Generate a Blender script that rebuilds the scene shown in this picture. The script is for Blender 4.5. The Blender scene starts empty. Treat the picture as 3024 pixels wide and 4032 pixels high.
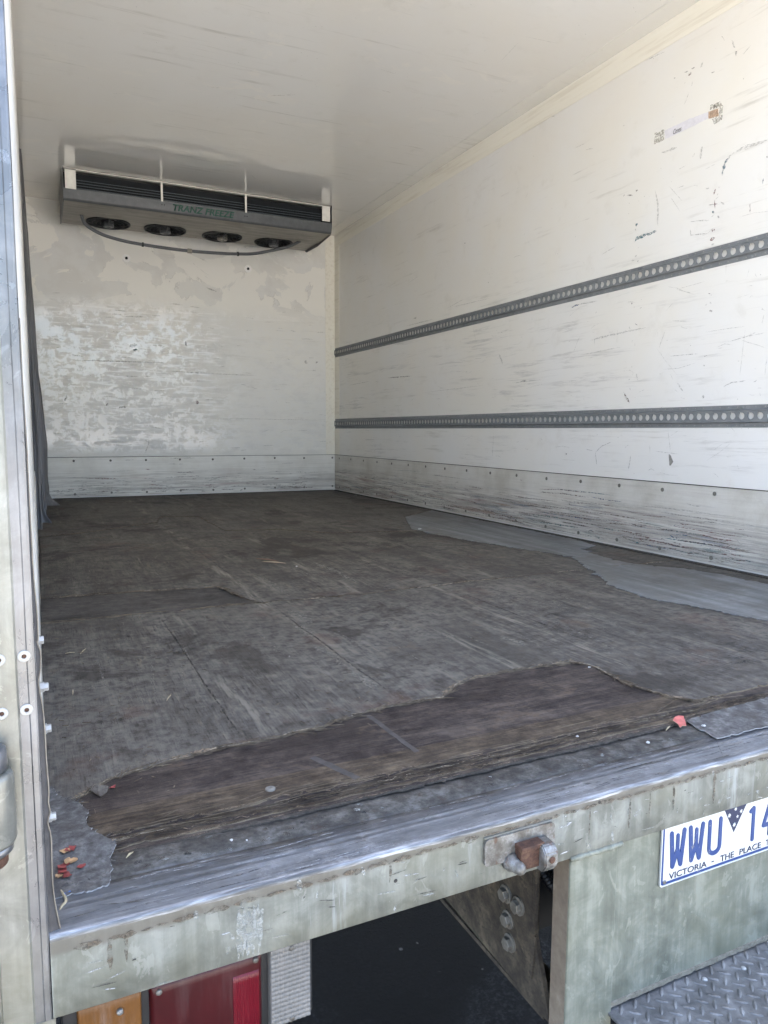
import bpy, bmesh, math, random
from mathutils import Vector, Matrix, noise as mnoise
random.seed(7)
S = bpy.context.scene
COL = S.collection
R = math.radians

# ---------------------------------------------------------------- camera
W, L, H = 2.349, 5.115, 2.135          # inside of the box: width, length, height
GROUND = -1.02
cam_d = bpy.data.cameras.new('camera'); cam = bpy.data.objects.new('camera', cam_d); COL.objects.link(cam)
S.camera = cam
cam_d.sensor_fit = 'VERTICAL'; cam_d.sensor_height = 36.0; cam_d.lens = 36.0 * 2874.53 / 4032
cam_d.clip_start = .02; cam_d.clip_end = 500
yaw, pitch, roll = R(-25.4986), R(-6.3298), R(.2865)
fw = Vector((-math.sin(yaw) * math.cos(pitch), math.cos(yaw) * math.cos(pitch), math.sin(pitch)))
rt = Vector((math.cos(yaw), math.sin(yaw), 0)); up = rt.cross(fw)
rt2 = math.cos(roll) * rt + math.sin(roll) * up; up2 = -math.sin(roll) * rt + math.cos(roll) * up
m3 = Matrix((rt2, up2, -fw)).transposed()
cam.matrix_world = Matrix.Translation((.0062, -.7855, .5112)) @ m3.to_4x4()

# ---------------------------------------------------------------- sky and sun
SUN_EL, SUN_AZ = R(64), R(24)          # the sun stands ahead of the truck, so its rear is in open shade
wd = bpy.data.worlds.new('World'); S.world = wd; wd.use_nodes = True
wn = wd.node_tree.nodes; wn.clear()
sky = wn.new('ShaderNodeTexSky'); sky.sky_type = 'NISHITA'; sky.sun_disc = False
sky.sun_elevation = SUN_EL; sky.sun_rotation = SUN_AZ; sky.air_density = 1.0; sky.dust_density = 4.0; sky.ozone_density = 1.0
bg = wn.new('ShaderNodeBackground'); bg.inputs[1].default_value = .15
wo = wn.new('ShaderNodeOutputWorld')
wd.node_tree.links.new(sky.outputs[0], bg.inputs[0]); wd.node_tree.links.new(bg.outputs[0], wo.inputs[0])
sd = bpy.data.lights.new('sun', 'SUN'); sd.energy = 5.0; sd.angle = R(.5); sd.color = (1, .965, .91)
sun = bpy.data.objects.new('sun', sd); COL.objects.link(sun)
sdir = Vector((math.sin(SUN_AZ) * math.cos(SUN_EL), math.cos(SUN_AZ) * math.cos(SUN_EL), math.sin(SUN_EL)))
sun.rotation_euler = sdir.to_track_quat('Z', 'Y').to_euler()
sun.location = (0, 0, 12)
S.view_settings.view_transform = 'Standard'; S.view_settings.look = 'None'
S.view_settings.exposure = 3.15; S.view_settings.gamma = 1.0; S.view_settings.use_curve_mapping = False
S.cycles.max_bounces = 14; S.cycles.diffuse_bounces = 8; S.cycles.glossy_bounces = 5; S.cycles.transmission_bounces = 6
S.cycles.transparent_max_bounces = 12
S.cycles.use_denoising = True
S.cycles.use_adaptive_sampling = True; S.cycles.adaptive_threshold = .02
S.cycles.sample_clamp_indirect = 6.0

# ---------------------------------------------------------------- node helpers
class NT:
    def __init__(s, name, rough=.6, metal=0.0, spec=.5):
        s.m = bpy.data.materials.new(name); s.m.use_nodes = True
        s.t = s.m.node_tree; s.t.nodes.clear()
        s.out = s.t.nodes.new('ShaderNodeOutputMaterial')
        s.b = s.t.nodes.new('ShaderNodeBsdfPrincipled')
        s.t.links.new(s.b.outputs[0], s.out.inputs[0])
        s.b.inputs['Roughness'].default_value = rough; s.b.inputs['Metallic'].default_value = metal
        s.b.inputs['Specular IOR Level'].default_value = spec
        g = s.t.nodes.new('ShaderNodeNewGeometry'); s.pos = g.outputs['Position']
    def lk(s, v, inp):
        if isinstance(v, bpy.types.NodeSocket): s.t.links.new(v, inp)
        elif isinstance(v, (tuple, list)) and len(v) == 3 and inp.type == 'RGBA': inp.default_value = (*v, 1)
        else: inp.default_value = v
    def map(s, scale=(1, 1, 1), rot=(0, 0, 0), loc=(0, 0, 0), vec=None):
        n = s.t.nodes.new('ShaderNodeMapping'); s.lk(vec or s.pos, n.inputs[0])
        n.inputs['Location'].default_value = loc; n.inputs['Rotation'].default_value = rot; n.inputs['Scale'].default_value = scale
        return n.outputs[0]
    def noise(s, scale, vec=None, detail=5, rough=.6, dist=0.0):
        n = s.t.nodes.new('ShaderNodeTexNoise'); s.lk(vec or s.pos, n.inputs['Vector'])
        n.inputs['Scale'].default_value = scale; n.inputs['Detail'].default_value = detail
        n.inputs['Roughness'].default_value = rough; n.inputs['Distortion'].default_value = dist
        return n.outputs['Fac']
    def vor(s, scale, vec=None, feature='F1'):
        n = s.t.nodes.new('ShaderNodeTexVoronoi'); n.feature = feature; s.lk(vec or s.pos, n.inputs['Vector'])
        n.inputs['Scale'].default_value = scale
        return n.outputs['Distance']
    def wave(s, scale, vec, dist=2.0, detail=3, dscale=1.5, d='X'):
        n = s.t.nodes.new('ShaderNodeTexWave'); n.bands_direction = d; s.lk(vec, n.inputs['Vector'])
        n.inputs['Scale'].default_value = scale; n.inputs['Distortion'].default_value = dist
        n.inputs['Detail'].default_value = detail; n.inputs['Detail Scale'].default_value = dscale
        return n.outputs['Fac']
    def ramp(s, fac, *stops):
        n = s.t.nodes.new('ShaderNodeValToRGB'); e = n.color_ramp.elements
        while len(e) < len(stops): e.new(.5)
        for k, (p, c) in enumerate(stops):
            e[k].position = p; e[k].color = (c, c, c, 1) if isinstance(c, (int, float)) else (*c, 1)
        s.lk(fac, n.inputs[0]); return n.outputs[0]
    def mix(s, fac, a, b, mode='MIX'):
        n = s.t.nodes.new('ShaderNodeMix'); n.data_type = 'RGBA'; n.blend_type = mode
        s.lk(fac, n.inputs[0]); s.lk(a, n.inputs[6]); s.lk(b, n.inputs[7]); return n.outputs[2]
    def math(s, op, a, b=0.0, clamp=False):
        n = s.t.nodes.new('ShaderNodeMath'); n.operation = op; n.use_clamp = clamp
        s.lk(a, n.inputs[0]); s.lk(b, n.inputs[1]); return n.outputs[0]
    def axis(s, i):
        n = s.t.nodes.new('ShaderNodeSeparateXYZ'); s.t.links.new(s.pos, n.inputs[0]); return n.outputs[i]
    def rng(s, v, a, b, c=0.0, d=1.0):
        n = s.t.nodes.new('ShaderNodeMapRange'); n.interpolation_type = 'SMOOTHSTEP'
        s.lk(v, n.inputs[0])
        for k, x in enumerate((a, b, c, d)): n.inputs[k + 1].default_value = x
        return n.outputs[0]
    def mul(s, *a):
        r = a[0]
        for x in a[1:]: r = s.math('MULTIPLY', r, x)
        return r
    def bump(s, h, strength=.3, dist=.002):
        n = s.t.nodes.new('ShaderNodeBump'); n.inputs['Strength'].default_value = strength; n.inputs['Distance'].default_value = dist
        s.lk(h, n.inputs['Height']); s.t.links.new(n.outputs[0], s.b.inputs['Normal'])
    def col(s, c): s.lk(c, s.b.inputs['Base Color'])
    def rgh(s, c): s.lk(c, s.b.inputs['Roughness'])
    def met(s, c): s.lk(c, s.b.inputs['Metallic'])

def plain(name, c, rough=.6, metal=0.0, var=.15, scale=60, bump=0.0):
    n = NT(name, rough, metal)
    f = n.noise(scale); lo = tuple(x * (1 - var) for x in c); hi = tuple(min(1, x * (1 + var)) for x in c)
    n.col(n.ramp(f, (.3, lo), (.7, hi)))
    if bump: n.bump(f, bump, .001)
    return n.m

# ---- painted / fibreglass panels
def white_panel(name, base, warm, streak_axis, rough=.42, gloss_patch=False, dirt=.5):
    n = NT(name, rough)
    big = n.noise(1.3, detail=4)
    c = n.mix(n.rng(big, .35, .7), base, warm)
    # long faint rub marks running along the panel
    sc = [26, 26, 26]; sc[streak_axis] = 1.6
    st = n.noise(1.0, n.map(tuple(sc)), 6, .65)
    sc2 = [90, 90, 90]; sc2[streak_axis] = 5
    st2 = n.noise(1.0, n.map(tuple(sc2)), 4, .6)
    patch = n.rng(n.noise(2.2, detail=4), .42, .62)
    m = n.mul(n.rng(st, .56, .72), patch, dirt)
    c = n.mix(m, c, (.42, .40, .36))
    m2 = n.mul(n.rng(st2, .66, .76), n.rng(n.noise(3.1, detail=3), .5, .6), .55 * dirt)
    c = n.mix(m2, c, (.22, .21, .2))
    # blotchy grime
    bl = n.noise(7, detail=8, rough=.7)
    c = n.mix(n.mul(n.rng(bl, .55, .75), .35 * dirt), c, (.5, .47, .40))
    # specks
    sp = n.vor(38)
    c = n.mix(n.mul(n.rng(sp, .075, .045), n.rng(n.noise(9), .56, .62), .7), c, (.12, .11, .1))
    return n, c, st

n, c, st = white_panel('wall_fibreglass', (.785, .78, .765), (.785, .76, .705), 1, dirt=.6)
# yellowish tint in random patches
n.col(n.mix(n.mul(n.rng(n.noise(1.1, detail=4), .35, .65), .3), c, (.75, .715, .63)))
zz = n.axis(2); load = n.mul(n.rng(zz, 1.5, 1.0), n.rng(n.noise(1.0, n.map((30, 2.2, 34)), 8, .74, .3), .52, .66), n.rng(n.noise(1.9, detail=4), .40, .62), .65)
n.col(n.mix(load, n.b.inputs['Base Color'].links[0].from_socket, (.46, .45, .43))); n.rgh(n.ramp(n.noise(5), (.3, .30), (.7, .50)))
n.bump(n.noise(14, detail=3), .08, .004); M_WALL = n.m

n, c, st = white_panel('wall_back_fibreglass', (.755, .75, .725), (.80, .78, .72), 0, dirt=.3)
x, z = n.axis(0), n.axis(2)
# where the gelcoat is still whole it is glossy and mirrors the open doorway; where it is rubbed off it is dull
fl = n.noise(15, n.map((1, 1, 1.15)), 8, .76, .5)
fl2 = n.noise(2.6, detail=4, rough=.6)
thr = n.math('ADD', n.rng(x, .9, 1.9, .515, .57), n.math('MULTIPLY', n.math('SUBTRACT', .5, fl2), .42))
mask = n.rng(n.math('SUBTRACT', fl, thr), -.012, .012)
flh = n.noise(1.0, n.map((5, 1, 48)), 7, .74)
mk = n.math('MAXIMUM', mask, n.mul(n.rng(flh, .535, .57), .9))
mk = n.mul(mk, n.rng(z, 1.55, 1.30), n.rng(z, .30, .42))
c = n.mix(n.mul(n.rng(n.noise(6, n.map((1, 1, 2.5)), 6, .7), .45, .65), n.rng(z, 1.4, 1.1), .35), c, (.62, .61, .59))
c = n.mix(n.mul(mk, n.rng(x, 1.7, 1.0, .35, .85)), c, (.93, .927, .915))  # whiter to the left: the doorway's reflection is painted into the colour too
cr = n.noise(2.4, detail=7, rough=.58, dist=.7)
up_ = n.rng(z, 1.36, 1.56)
c = n.mix(n.mul(n.rng(cr, .475, .485), up_, .75), c, (.88, .855, .79))
c = n.mix(n.mul(n.rng(cr, .475, .46), n.rng(n.noise(5, detail=6), .42, .6), up_, .28), c, (.62, .59, .54))
c = n.mix(n.mul(n.rng(n.math('ABSOLUTE', n.math('SUBTRACT', cr, .478)), .006, .0), n.rng(n.noise(7), .5, .6), up_, .5), c, (.45, .42, .38))
n.col(c); n.rgh(n.math('SUBTRACT', .52, n.math('MULTIPLY', mk, .40))); n.lk(n.math('ADD', .4, n.mul(mk, .35)), n.b.inputs['Specular IOR Level'])
M_BACK = n.m

n, c, st = white_panel('ceiling_fibreglass', (.76, .75, .725), (.755, .73, .68), 0, dirt=.55)
lt = n.noise(5.5, n.map((1, 1.3, 1)), 8, .6, .8)
c = n.mix(n.mul(n.rng(lt, .56, .58), n.rng(n.noise(2.1), .5, .6), .45), c, (.82, .79, .73))
n.col(c); n.rgh(n.ramp(n.noise(6), (.3, .07), (.7, .15))); n.bump(n.noise(5, detail=2), .015, .004); n.b.inputs['Coat Weight'].default_value = .7; n.b.inputs['Coat Roughness'].default_value = .07; n.b.inputs['Coat IOR'].default_value = 1.6; M_CEIL = n.m

n = NT('trim_cream', .45); n.col(n.ramp(n.noise(1.0, n.map((40, 2.0, 40)), 7, .68), (.34, (.72, .68, .59)), (.48, (.82, .79, .70)), (.75, (.84, .815, .74)))); M_TRIM = n.m

# kick panels: pebbled aluminium, scrubbed by pallets along the bottom
def kick(name, ax, paint, clean=0.0):
    n = NT(name, .5, .08)
    z = n.axis(2)
    sc = [16, 16, 30]; sc[ax] = 1.1
    s1 = n.noise(1.0, n.map(tuple(sc)), 8, .72)
    sc = [60, 60, 130]; sc[ax] = 3.0
    s2 = n.noise(1.0, n.map(tuple(sc)), 6, .7)
    peb = n.noise(170, detail=2)
    low = n.math('ADD', n.mul(n.rng(n.math('ADD', z, n.mul(n.noise(3, detail=4), .08)), .26, .16), .85 - clean), .12)
    c = n.ramp(n.noise(4.5, detail=7, rough=.65), (.3, (.54 + clean * .3, .515 + clean * .3, .455 + clean * .3)), (.5, (.66 + clean * .25, .64 + clean * .25, .585 + clean * .25)), (.72, (.74 + clean * .2, .725 + clean * .2, .685 + clean * .2)))
    c = n.mix(n.mul(n.rng(s1, .42, .6), low, .85), c, (.36, .33, .30))
    c = n.mix(n.mul(n.rng(s2, .50, .66), low, .75), c, (.17, .165, .17))
    c = n.mix(n.mul(n.rng(s2, .44, .32), low, .7), c, (.80, .80, .79))
    for k, (pc, off) in enumerate(paint):
        sc = [13, 13, 34]; sc[ax] = 1.9
        p = n.noise(1.0, n.map(tuple(sc), loc=(off, off * 2.3, off * .7)), 7, .72)
        c = n.mix(n.mul(n.rng(p, .56, .68), low, .75), c, pc)
    c = n.mix(n.mul(n.rng(peb, .5, .7), .22), c, (.72, .72, .68))
    n.col(c); n.rgh(n.ramp(s2, (.3, .32), (.7, .6))); n.bump(n.math('ADD', peb, n.math('MULTIPLY', s2, .6)), .35, .0016)
    return n.m
M_KICK = kick('kick_panel_right', 1, [((.15, .19, .25), 3.1), ((.32, .20, .21), 8.2), ((.16, .23, .22), 14.5), ((.30, .19, .15), 21.3), ((.27, .215, .17), 33.0)])
M_KICKB = kick('kick_panel_back', 0, [((.42, .24, .23), 4.4), ((.33, .28, .24), 11.0), ((.38, .33, .27), 19.0)], .4)

# ---- floor
def wood(name, ax, dark, mid, light, rough=.72, grain=1.0, wear=.4, tan=(.24, .185, .125), tracks=False, check=.8):
    n = NT(name, rough, 0, .16)
    def st(a, b, d=7, r=.7, dist=.2, loc=(0, 0, 0)):
        sc = [a, a, a]; sc[ax] = b; return n.noise(1.0, n.map(tuple(sc), loc=loc), d, r, dist)
    g1 = st(12, 2.0, 9, .74, .4); g2 = st(85, 7.5, 8, .74, .35); g3 = st(300, 16, 5, .65)
    big = n.noise(2.3, detail=6, rough=.65); iso = n.noise(34, detail=9, rough=.78); iso2 = n.noise(9, detail=8, rough=.72, dist=.5)
    h = n.math('ADD', n.math('ADD', n.mul(g1, .24), n.mul(g2, .28)), n.math('ADD', n.mul(iso, .28), n.mul(iso2, .2)))
    c = n.ramp(h, (.42, dark), (.50, mid), (.575, light))
    # bare wood showing where the surface is scraped
    c = n.mix(n.mul(n.rng(g2, .56, .70), n.rng(n.noise(5, n.map((1.4, .7, 1)), 6, .65), .50, .62), wear), c, tan)
    c = n.mix(n.mul(n.rng(g3, .54, .66), .55 * grain), c, tuple(x * .36 for x in dark))
    # short checks across the face and blotches of ground-in dirt
    sc = [26, 26, 26]; sc[1 - ax] = 150
    ck = n.noise(1.0, n.map(tuple(sc), loc=(5, 2, 0)), 5, .68, .6)
    c = n.mix(n.mul(n.rng(ck, .62, .70), n.rng(n.noise(4.5, detail=5), .44, .60), check), c, tuple(x * .4 for x in dark))
    c = n.mix(n.mul(n.rng(big, .47, .64), .55), c, tuple(x * .55 for x in mid))
    c = n.mix(n.mul(n.rng(iso2, .58, .68), .45), c, (tan[0] * .55, tan[1] * .5, tan[2] * .48))
    if tracks:
        x = n.axis(0); wob = n.mul(n.math('SUBTRACT', n.noise(1.7, detail=3), .5), .16)
        for x0, hw, am in ((.61, .034, .95), (.70, .016, .7), (.34, .014, .6), (.93, .026, .75), (1.18, .016, .65), (1.45, .03, .55), (.12, .02, .5)):
            d = n.math('ABSOLUTE', n.math('SUBTRACT', n.math('ADD', x, wob), x0))
            c = n.mix(n.mul(n.rng(d, hw, hw * .3), n.rng(st(70, 6, 7, .72, .3, (x0, 3, 1)), .44, .60), n.rng(n.noise(2.6, n.map(loc=(x0 * 9, 0, 0)), 5), .42, .60), am), c, (.27, .24, .195))
        # pale dust trodden into the boards, and old dark spills
        c = n.mix(n.mul(n.rng(n.noise(1.3, n.map((1.3, .8, 1), loc=(2, 5, 0)), 6, .62), .46, .60), n.rng(iso, .38, .58), .42), c, (.20, .180, .154))
        c = n.mix(n.mul(n.rng(n.noise(2.0, n.map((1.2, 1, 1), loc=(11, 7, 0)), 8, .68, .4), .56, .62), .6), c, (.036, .030, .025))
        # red-brown stains
        c = n.mix(n.mul(n.rng(n.noise(3.4, n.map((1, 1, 1), loc=(8, 3, 0)), 8, .7), .56, .66), .35), c, (.115, .062, .045))
    n.col(c); n.rgh(n.ramp(g2, (.3, rough - .12), (.7, min(1, rough + .15))))
    n.bump(n.math('ADD', n.math('ADD', n.mul(g2, .8), n.mul(g3, .5)), n.math('SUBTRACT', n.mul(iso, .6), n.mul(n.rng(ck, .6, .7), .5))), .8 * grain, .0026)
    return n.m
M_PLY = wood('plywood_weathered', 1, (.050, .043, .036), (.112, .099, .084), (.190, .169, .142), wear=.75, tracks=True)
M_PLY2 = wood('plywood_weathered_far', 1, (.062, .055, .047), (.122, .110, .096), (.19, .172, .15), wear=.55, tracks=True)
M_DARK = wood('plywood_stripped', 0, (.022, .0165, .0140), (.062, .048, .041), (.120, .095, .076), wear=.55, grain=1.1, check=.4)
M_STRIP = wood('plywood_second_ply', 0, (.040, .034, .030), (.086, .076, .067), (.145, .129, .111), wear=.5, check=.5)
M_RAW = wood('plywood_raw_edge', 0, (.060, .046, .033), (.15, .118, .084), (.27, .22, .155), wear=.5)
M_EDGE = wood('plywood_ply_edge', 0, (.030, .022, .016), (.080, .060, .043), (.16, .125, .086), wear=.5)
n = NT('floor_laminate', .5)
g = n.noise(1.0, n.map((22, 1.4, 1)), 7, .68, .2); g2 = n.noise(3, detail=8, rough=.7)
c = n.ramp(n.math('ADD', n.mul(g, .45), n.math('ADD', n.mul(g2, .3), n.mul(n.noise(28, detail=8, rough=.78), .25))), (.40, (.060, .060, .059)), (.5, (.135, .137, .136)), (.59, (.24, .243, .245)))
c = n.mix(n.mul(n.rng(n.noise(1.0, n.map((90, 6, 1)), 6, .7), .58, .68), n.rng(n.noise(2.2), .45, .6), .7), c, (.33, .33, .325))
c = n.mix(n.mul(n.rng(n.noise(1.0, n.map((2.6, 1.6, 1)), 7, .7), .47, .60), .75), c, n.ramp(n.noise(1.0, n.map((60, 6, 1)), 6, .7), (.4, (.045, .039, .033)), (.6, (.125, .11, .092))))
n.col(c); n.rgh(n.ramp(g2, (.3, .30), (.7, .55))); n.bump(g, .25, .0012); M_SKIN = n.m
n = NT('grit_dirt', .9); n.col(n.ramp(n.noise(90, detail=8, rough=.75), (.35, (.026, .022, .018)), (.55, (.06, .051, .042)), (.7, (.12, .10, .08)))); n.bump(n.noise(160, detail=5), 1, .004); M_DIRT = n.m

# ---- metals
def galv(name, a, b, c3, rough=.5, metal=.35, streak=2, stain=.4):
    n = NT(name, rough, metal)
    v = n.noise(16, detail=9, rough=.68, dist=.5)
    sc = [34, 34, 34]; sc[streak] = 2.6
    s1 = n.noise(1.0, n.map(tuple(sc)), 7, .68)
    big = n.noise(3.2, detail=4)
    c = n.ramp(n.math('ADD', n.mul(v, .6), n.mul(s1, .4)), (.40, a), (.50, b), (.60, c3))
    c = n.mix(n.mul(n.rng(big, .45, .65), stain), c, tuple(x * y for x, y in zip(b, (1.05, .98, .74))))
    fl = n.noise(24, n.map((1.6, 1, 1)), 6, .62, .9)
    c = n.mix(n.mul(n.rng(fl, .60, .63), .30), c, tuple(min(1, x * 1.32) for x in c3))
    n.col(c); n.rgh(n.ramp(v, (.3, rough - .1), (.7, rough + .14))); n.bump(v, .10, .0015)
    return n, c
n, c = galv('galvanised_face', (.083, .086, .073), (.128, .132, .114), (.20, .204, .18), .6, .08)
x, z = n.axis(0), n.axis(2)
# chalky run-off on the face below the lip, oily brown rub under the lip
run = n.mul(n.rng(n.noise(1.0, n.map((26, 1, 1.6)), 6, .7), .56, .64), n.rng(n.noise(5.5, n.map((1, 1, .1))), .5, .58))
c = n.mix(n.mul(run, .65), c, (.27, .285, .28))
dirt = n.mul(n.rng(n.math('ADD', z, n.mul(n.noise(18, detail=6), .02)), -.030, -.022), .7)
c = n.mix(dirt, c, (.085, .072, .056))
n.col(c); M_GALV = n.m
n, c = galv('galvanised_panel', (.090, .096, .074), (.132, .139, .110), (.198, .205, .166), .65, .05); n.col(c); M_PANEL = n.m
n, c = galv('post_metal', (.125, .126, .112), (.175, .176, .157), (.245, .246, .222), .36, .45); n.col(c); M_POST = n.m
n, c = galv('post_flange_metal', (.11, .112, .117), (.145, .147, .153), (.20, .202, .21), .30, .6); n.col(c); M_FLANGE = n.m

n = NT('sill_tread_metal', .35, .75)
s1 = n.math('ADD', n.mul(n.noise(1.0, n.map((5, 60, 60)), 9, .76, .3), .65), n.mul(n.noise(26, detail=9, rough=.76), .35)); s2 = n.noise(1.0, n.map((12, 300, 300)), 6, .7); d = n.noise(6, n.map((.7, 1.4, 1)), 8, .7, .4)
y = n.axis(1)
c = n.ramp(s1, (.38, (.105, .11, .118)), (.5, (.17, .177, .19)), (.62, (.255, .266, .285)))
c = n.mix(n.mul(n.rng(s2, .55, .68), .5), c, (.36, .375, .40))
c = n.mix(n.mul(n.rng(d, .52, .64), .65), c, (.085, .08, .075))
c = n.mix(n.mul(n.rng(n.noise(22, detail=8, rough=.75), .56, .68), .5), c, (.36, .37, .385))
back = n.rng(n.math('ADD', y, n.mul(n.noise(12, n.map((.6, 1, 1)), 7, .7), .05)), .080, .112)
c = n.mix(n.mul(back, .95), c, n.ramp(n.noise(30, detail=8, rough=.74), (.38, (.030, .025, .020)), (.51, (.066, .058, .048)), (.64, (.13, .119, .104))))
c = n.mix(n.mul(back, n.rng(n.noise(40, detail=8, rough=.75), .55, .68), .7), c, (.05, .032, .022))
n.col(c); n.met(n.mul(n.math('SUBTRACT', 1.0, back), .55)); n.rgh(n.math('ADD', n.ramp(d, (.4, .34), (.65, .55)), n.mul(back, .35)))
n.lk(n.math('SUBTRACT', .5, n.mul(back, .35)), n.b.inputs['Specular IOR Level'])
n.bump(n.math('ADD', n.mul(s2, .4), s1), .22, .001); M_SILL = n.m
n = NT('sill_lip_metal', .42, .6); s = n.noise(1.0, n.map((9, 120, 120)), 6, .7)
n.col(n.ramp(s, (.40, (.07, .068, .066)), (.52, (.16, .163, .168)), (.64, (.34, .35, .365)))); n.bump(s, .3, .001); M_LIP = n.m

def painted(name, c, chip=(.42, .43, .43), rough=.45, amt=.25):
    n = NT(name, rough, .1)
    a = n.ramp(n.noise(22, detail=7, rough=.65), (.3, tuple(x * .82 for x in c)), (.7, tuple(x * 1.16 for x in c)))
    n.col(n.mix(n.mul(n.rng(n.noise(70, detail=6, rough=.7), .60, .68), amt), a, chip)); return n.m
M_RAIL = painted('rail_grey', (.20, .212, .222), rough=.5, amt=.12)
M_BAND = painted('unit_band_grey', (.085, .09, .096), rough=.4, amt=.1)
M_UDARK = painted('unit_dark', (.008, .010, .013), (.02, .02, .02), .8, .15)
M_FIN = painted('fin_bluegrey', (.055, .075, .09), (.3, .32, .33), .4, .1)
n = NT('unit_sheet_metal', .40, .55); a = n.noise(1.0, n.map((2.5, 30, 30)), 8, .7); b = n.noise(7, detail=6, dist=.4)
n.col(n.mix(n.mul(n.rng(b, .5, .62), .4), n.ramp(a, (.35, (.17, .158, .137)), (.65, (.28, .262, .232))), (.11, .102, .088))); M_UMET = n.m
M_BRKT = plain('bracket_bright', (.74, .72, .66), .4, .1, .1, 20)
M_GREEN = plain('letter_green', (.006, .062, .040), .5, 0, .25, 70)
M_BLACK = plain('black_plastic', (.009, .010, .012), .5, 0, .3, 80)
M_RUBBER = plain('rubber_grey', (.045, .042, .042), .7, 0, .35, 50, .3)
M_BEAD = plain('seal_bead', (.17, .15, .12), .6, 0, .35, 45)
M_STEEL = plain('bright_steel', (.36, .36, .35), .4, .25, .2, 40)
M_CHALK = plain('washer_white', (.30, .295, .275), .5, .1, .12, 120)
M_WASH = plain('washer_clean_white', (.90, .89, .86), .4, 0, .04, 120)
n = NT('rusty_steel', .8, .2); f = n.noise(60, detail=8, rough=.72); n.col(n.ramp(f, (.34, (.022, .011, .008)), (.5, (.062, .028, .017)), (.68, (.12, .068, .042)))); n.bump(f, .6, .0015); M_RUST = n.m
n = NT('cast_zinc', .45, .3); f = n.noise(48, detail=8, rough=.7); n.col(n.mix(n.mul(n.rng(n.noise(36, detail=5), .58, .66), .75), n.ramp(f, (.38, (.075, .068, .058)), (.52, (.135, .13, .118)), (.64, (.24, .24, .235))), (.085, .04, .024))); n.bump(f, .4, .0015); M_CAST = n.m
n = NT('chassis_dusty', .85, .1); f = n.noise(26, detail=9, rough=.72); f2 = n.noise(70, n.map((1, 1, 1.6)), 6, .7)
n.col(n.mix(n.mul(n.rng(f2, .52, .62), .65), n.ramp(f, (.36, (.022, .017, .013)), (.52, (.055, .044, .031)), (.66, (.11, .088, .060))), (.018, .014, .011))); n.bump(f, .5, .002); M_CHAS = n.m
n = NT('column_side_dust', .8, .1); f = n.noise(40, detail=8, rough=.7); n.col(n.ramp(f, (.34, (.135, .105, .078)), (.6, (.19, .155, .115)), (.72, (.23, .195, .15)))); M_DUST = n.m
n = NT('tread_steel', .5, .25); f = n.noise(30, detail=8, rough=.7); f2 = n.noise(160, detail=4)
n.col(n.mix(n.mul(n.rng(f2, .55, .7), .25), n.ramp(f, (.36, (.082, .082, .080)), (.52, (.132, .132, .129)), (.66, (.20, .20, .197))), (.06, .054, .048))); n.bump(f2, .25, .0008); M_TREAD = n.m
n = NT('sealant_line', .85); f = n.noise(110, detail=7, rough=.75); n.col(n.ramp(f, (.34, (.10, .09, .07)), (.6, (.21, .19, .15)), (.75, (.27, .25, .21)))); n.bump(f, .7, .002); M_SEAL = n.m

# ---- plate, lamps, curtain, small things
def plate_mat(name, c, chips):
    n = NT(name, .38); f = n.noise(120, n.map((1, 1, .8)), 7, .74)
    n.col(n.mix(n.mul(n.rng(f, .605, .635), chips), n.ramp(n.noise(20, detail=5), (.3, tuple(x * .93 for x in c)), (.7, c)), (.24, .235, .22))); return n.m
M_PWHITE = plate_mat('plate_white', (.49, .495, .475), .45)
M_PBLUE = plate_mat('plate_blue', (.014, .040, .145), .6)
M_PNAVY = plate_mat('plate_navy', (.006, .012, .045), .2)
def lens(name, c, rough, dust):
    n = NT(name, rough, 0, .3)
    f = n.noise(18, detail=7, rough=.7, dist=.4); w = n.noise(1.0, n.map((40, 40, 5)), 6, .7)
    n.col(n.mix(n.mul(n.rng(w, .5, .75), dust), n.ramp(f, (.3, tuple(x * .7 for x in c)), (.7, c)), (.19, .17, .16))); return n.m
M_AMBER = lens('lens_amber', (.12, .048, .010), .4, .3)
M_RED = lens('lens_red', (.040, .0030, .0050), .32, .10)
M_REDR = lens('reflector_red', (.10, .003, .009), .3, .12)
M_CLEAR = lens('lens_clear', (.15, .147, .14), .35, .35)
n = NT('curtain_vinyl', .55); s = n.noise(1.0, n.map((30, 30, 1.2)), 6, .65); n.col(n.ramp(s, (.35, (.12, .118, .122)), (.65, (.21, .205, .21)))); M_CURT = n.m
M_LEAFR = plain('leaf_red', (.23, .045, .04), .6, 0, .5, 140)
M_LEAFT = plain('leaf_tan', (.42, .26, .13), .6, 0, .4, 140)
M_STRAW = plain('straw', (.40, .33, .21), .6, 0, .3, 120)
M_CRUMB = plain('crumb_white', (.5, .49, .47), .6, 0, .15, 200)
M_PINK = plain('wrapper_pink', (.42, .10, .085), .45, 0, .35, 90)
M_BLUEBIT = plain('blue_plastic', (.04, .13, .36), .4, 0, .2, 90)
M_SLIV = plain('wood_sliver_pale', (.46, .36, .24), .6, 0, .25, 160)
M_SLIVB = plain('wood_sliver_brown', (.16, .075, .04), .6, 0, .3, 160)
M_PAPER = plain('label_paper', (.70, .69, .74), .6, 0, .08, 60)
M_PAPERB = plain('label_brown', (.42, .30, .22), .6, 0, .5, 130)
M_INK = plain('ink', (.03, .03, .035), .6, 0, .2, 50)
M_CHIP = plain('gelcoat_chip', (.28, .27, .25), .7, 0, .35, 110)
n = NT('asphalt', .95, 0, .12); f = n.noise(85, detail=6, rough=.8); b = n.noise(1.6, detail=6, rough=.6)
c = n.ramp(f, (.40, (.003, .0033, .004)), (.52, (.0085, .009, .0102)), (.64, (.030, .031, .032)))
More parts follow.
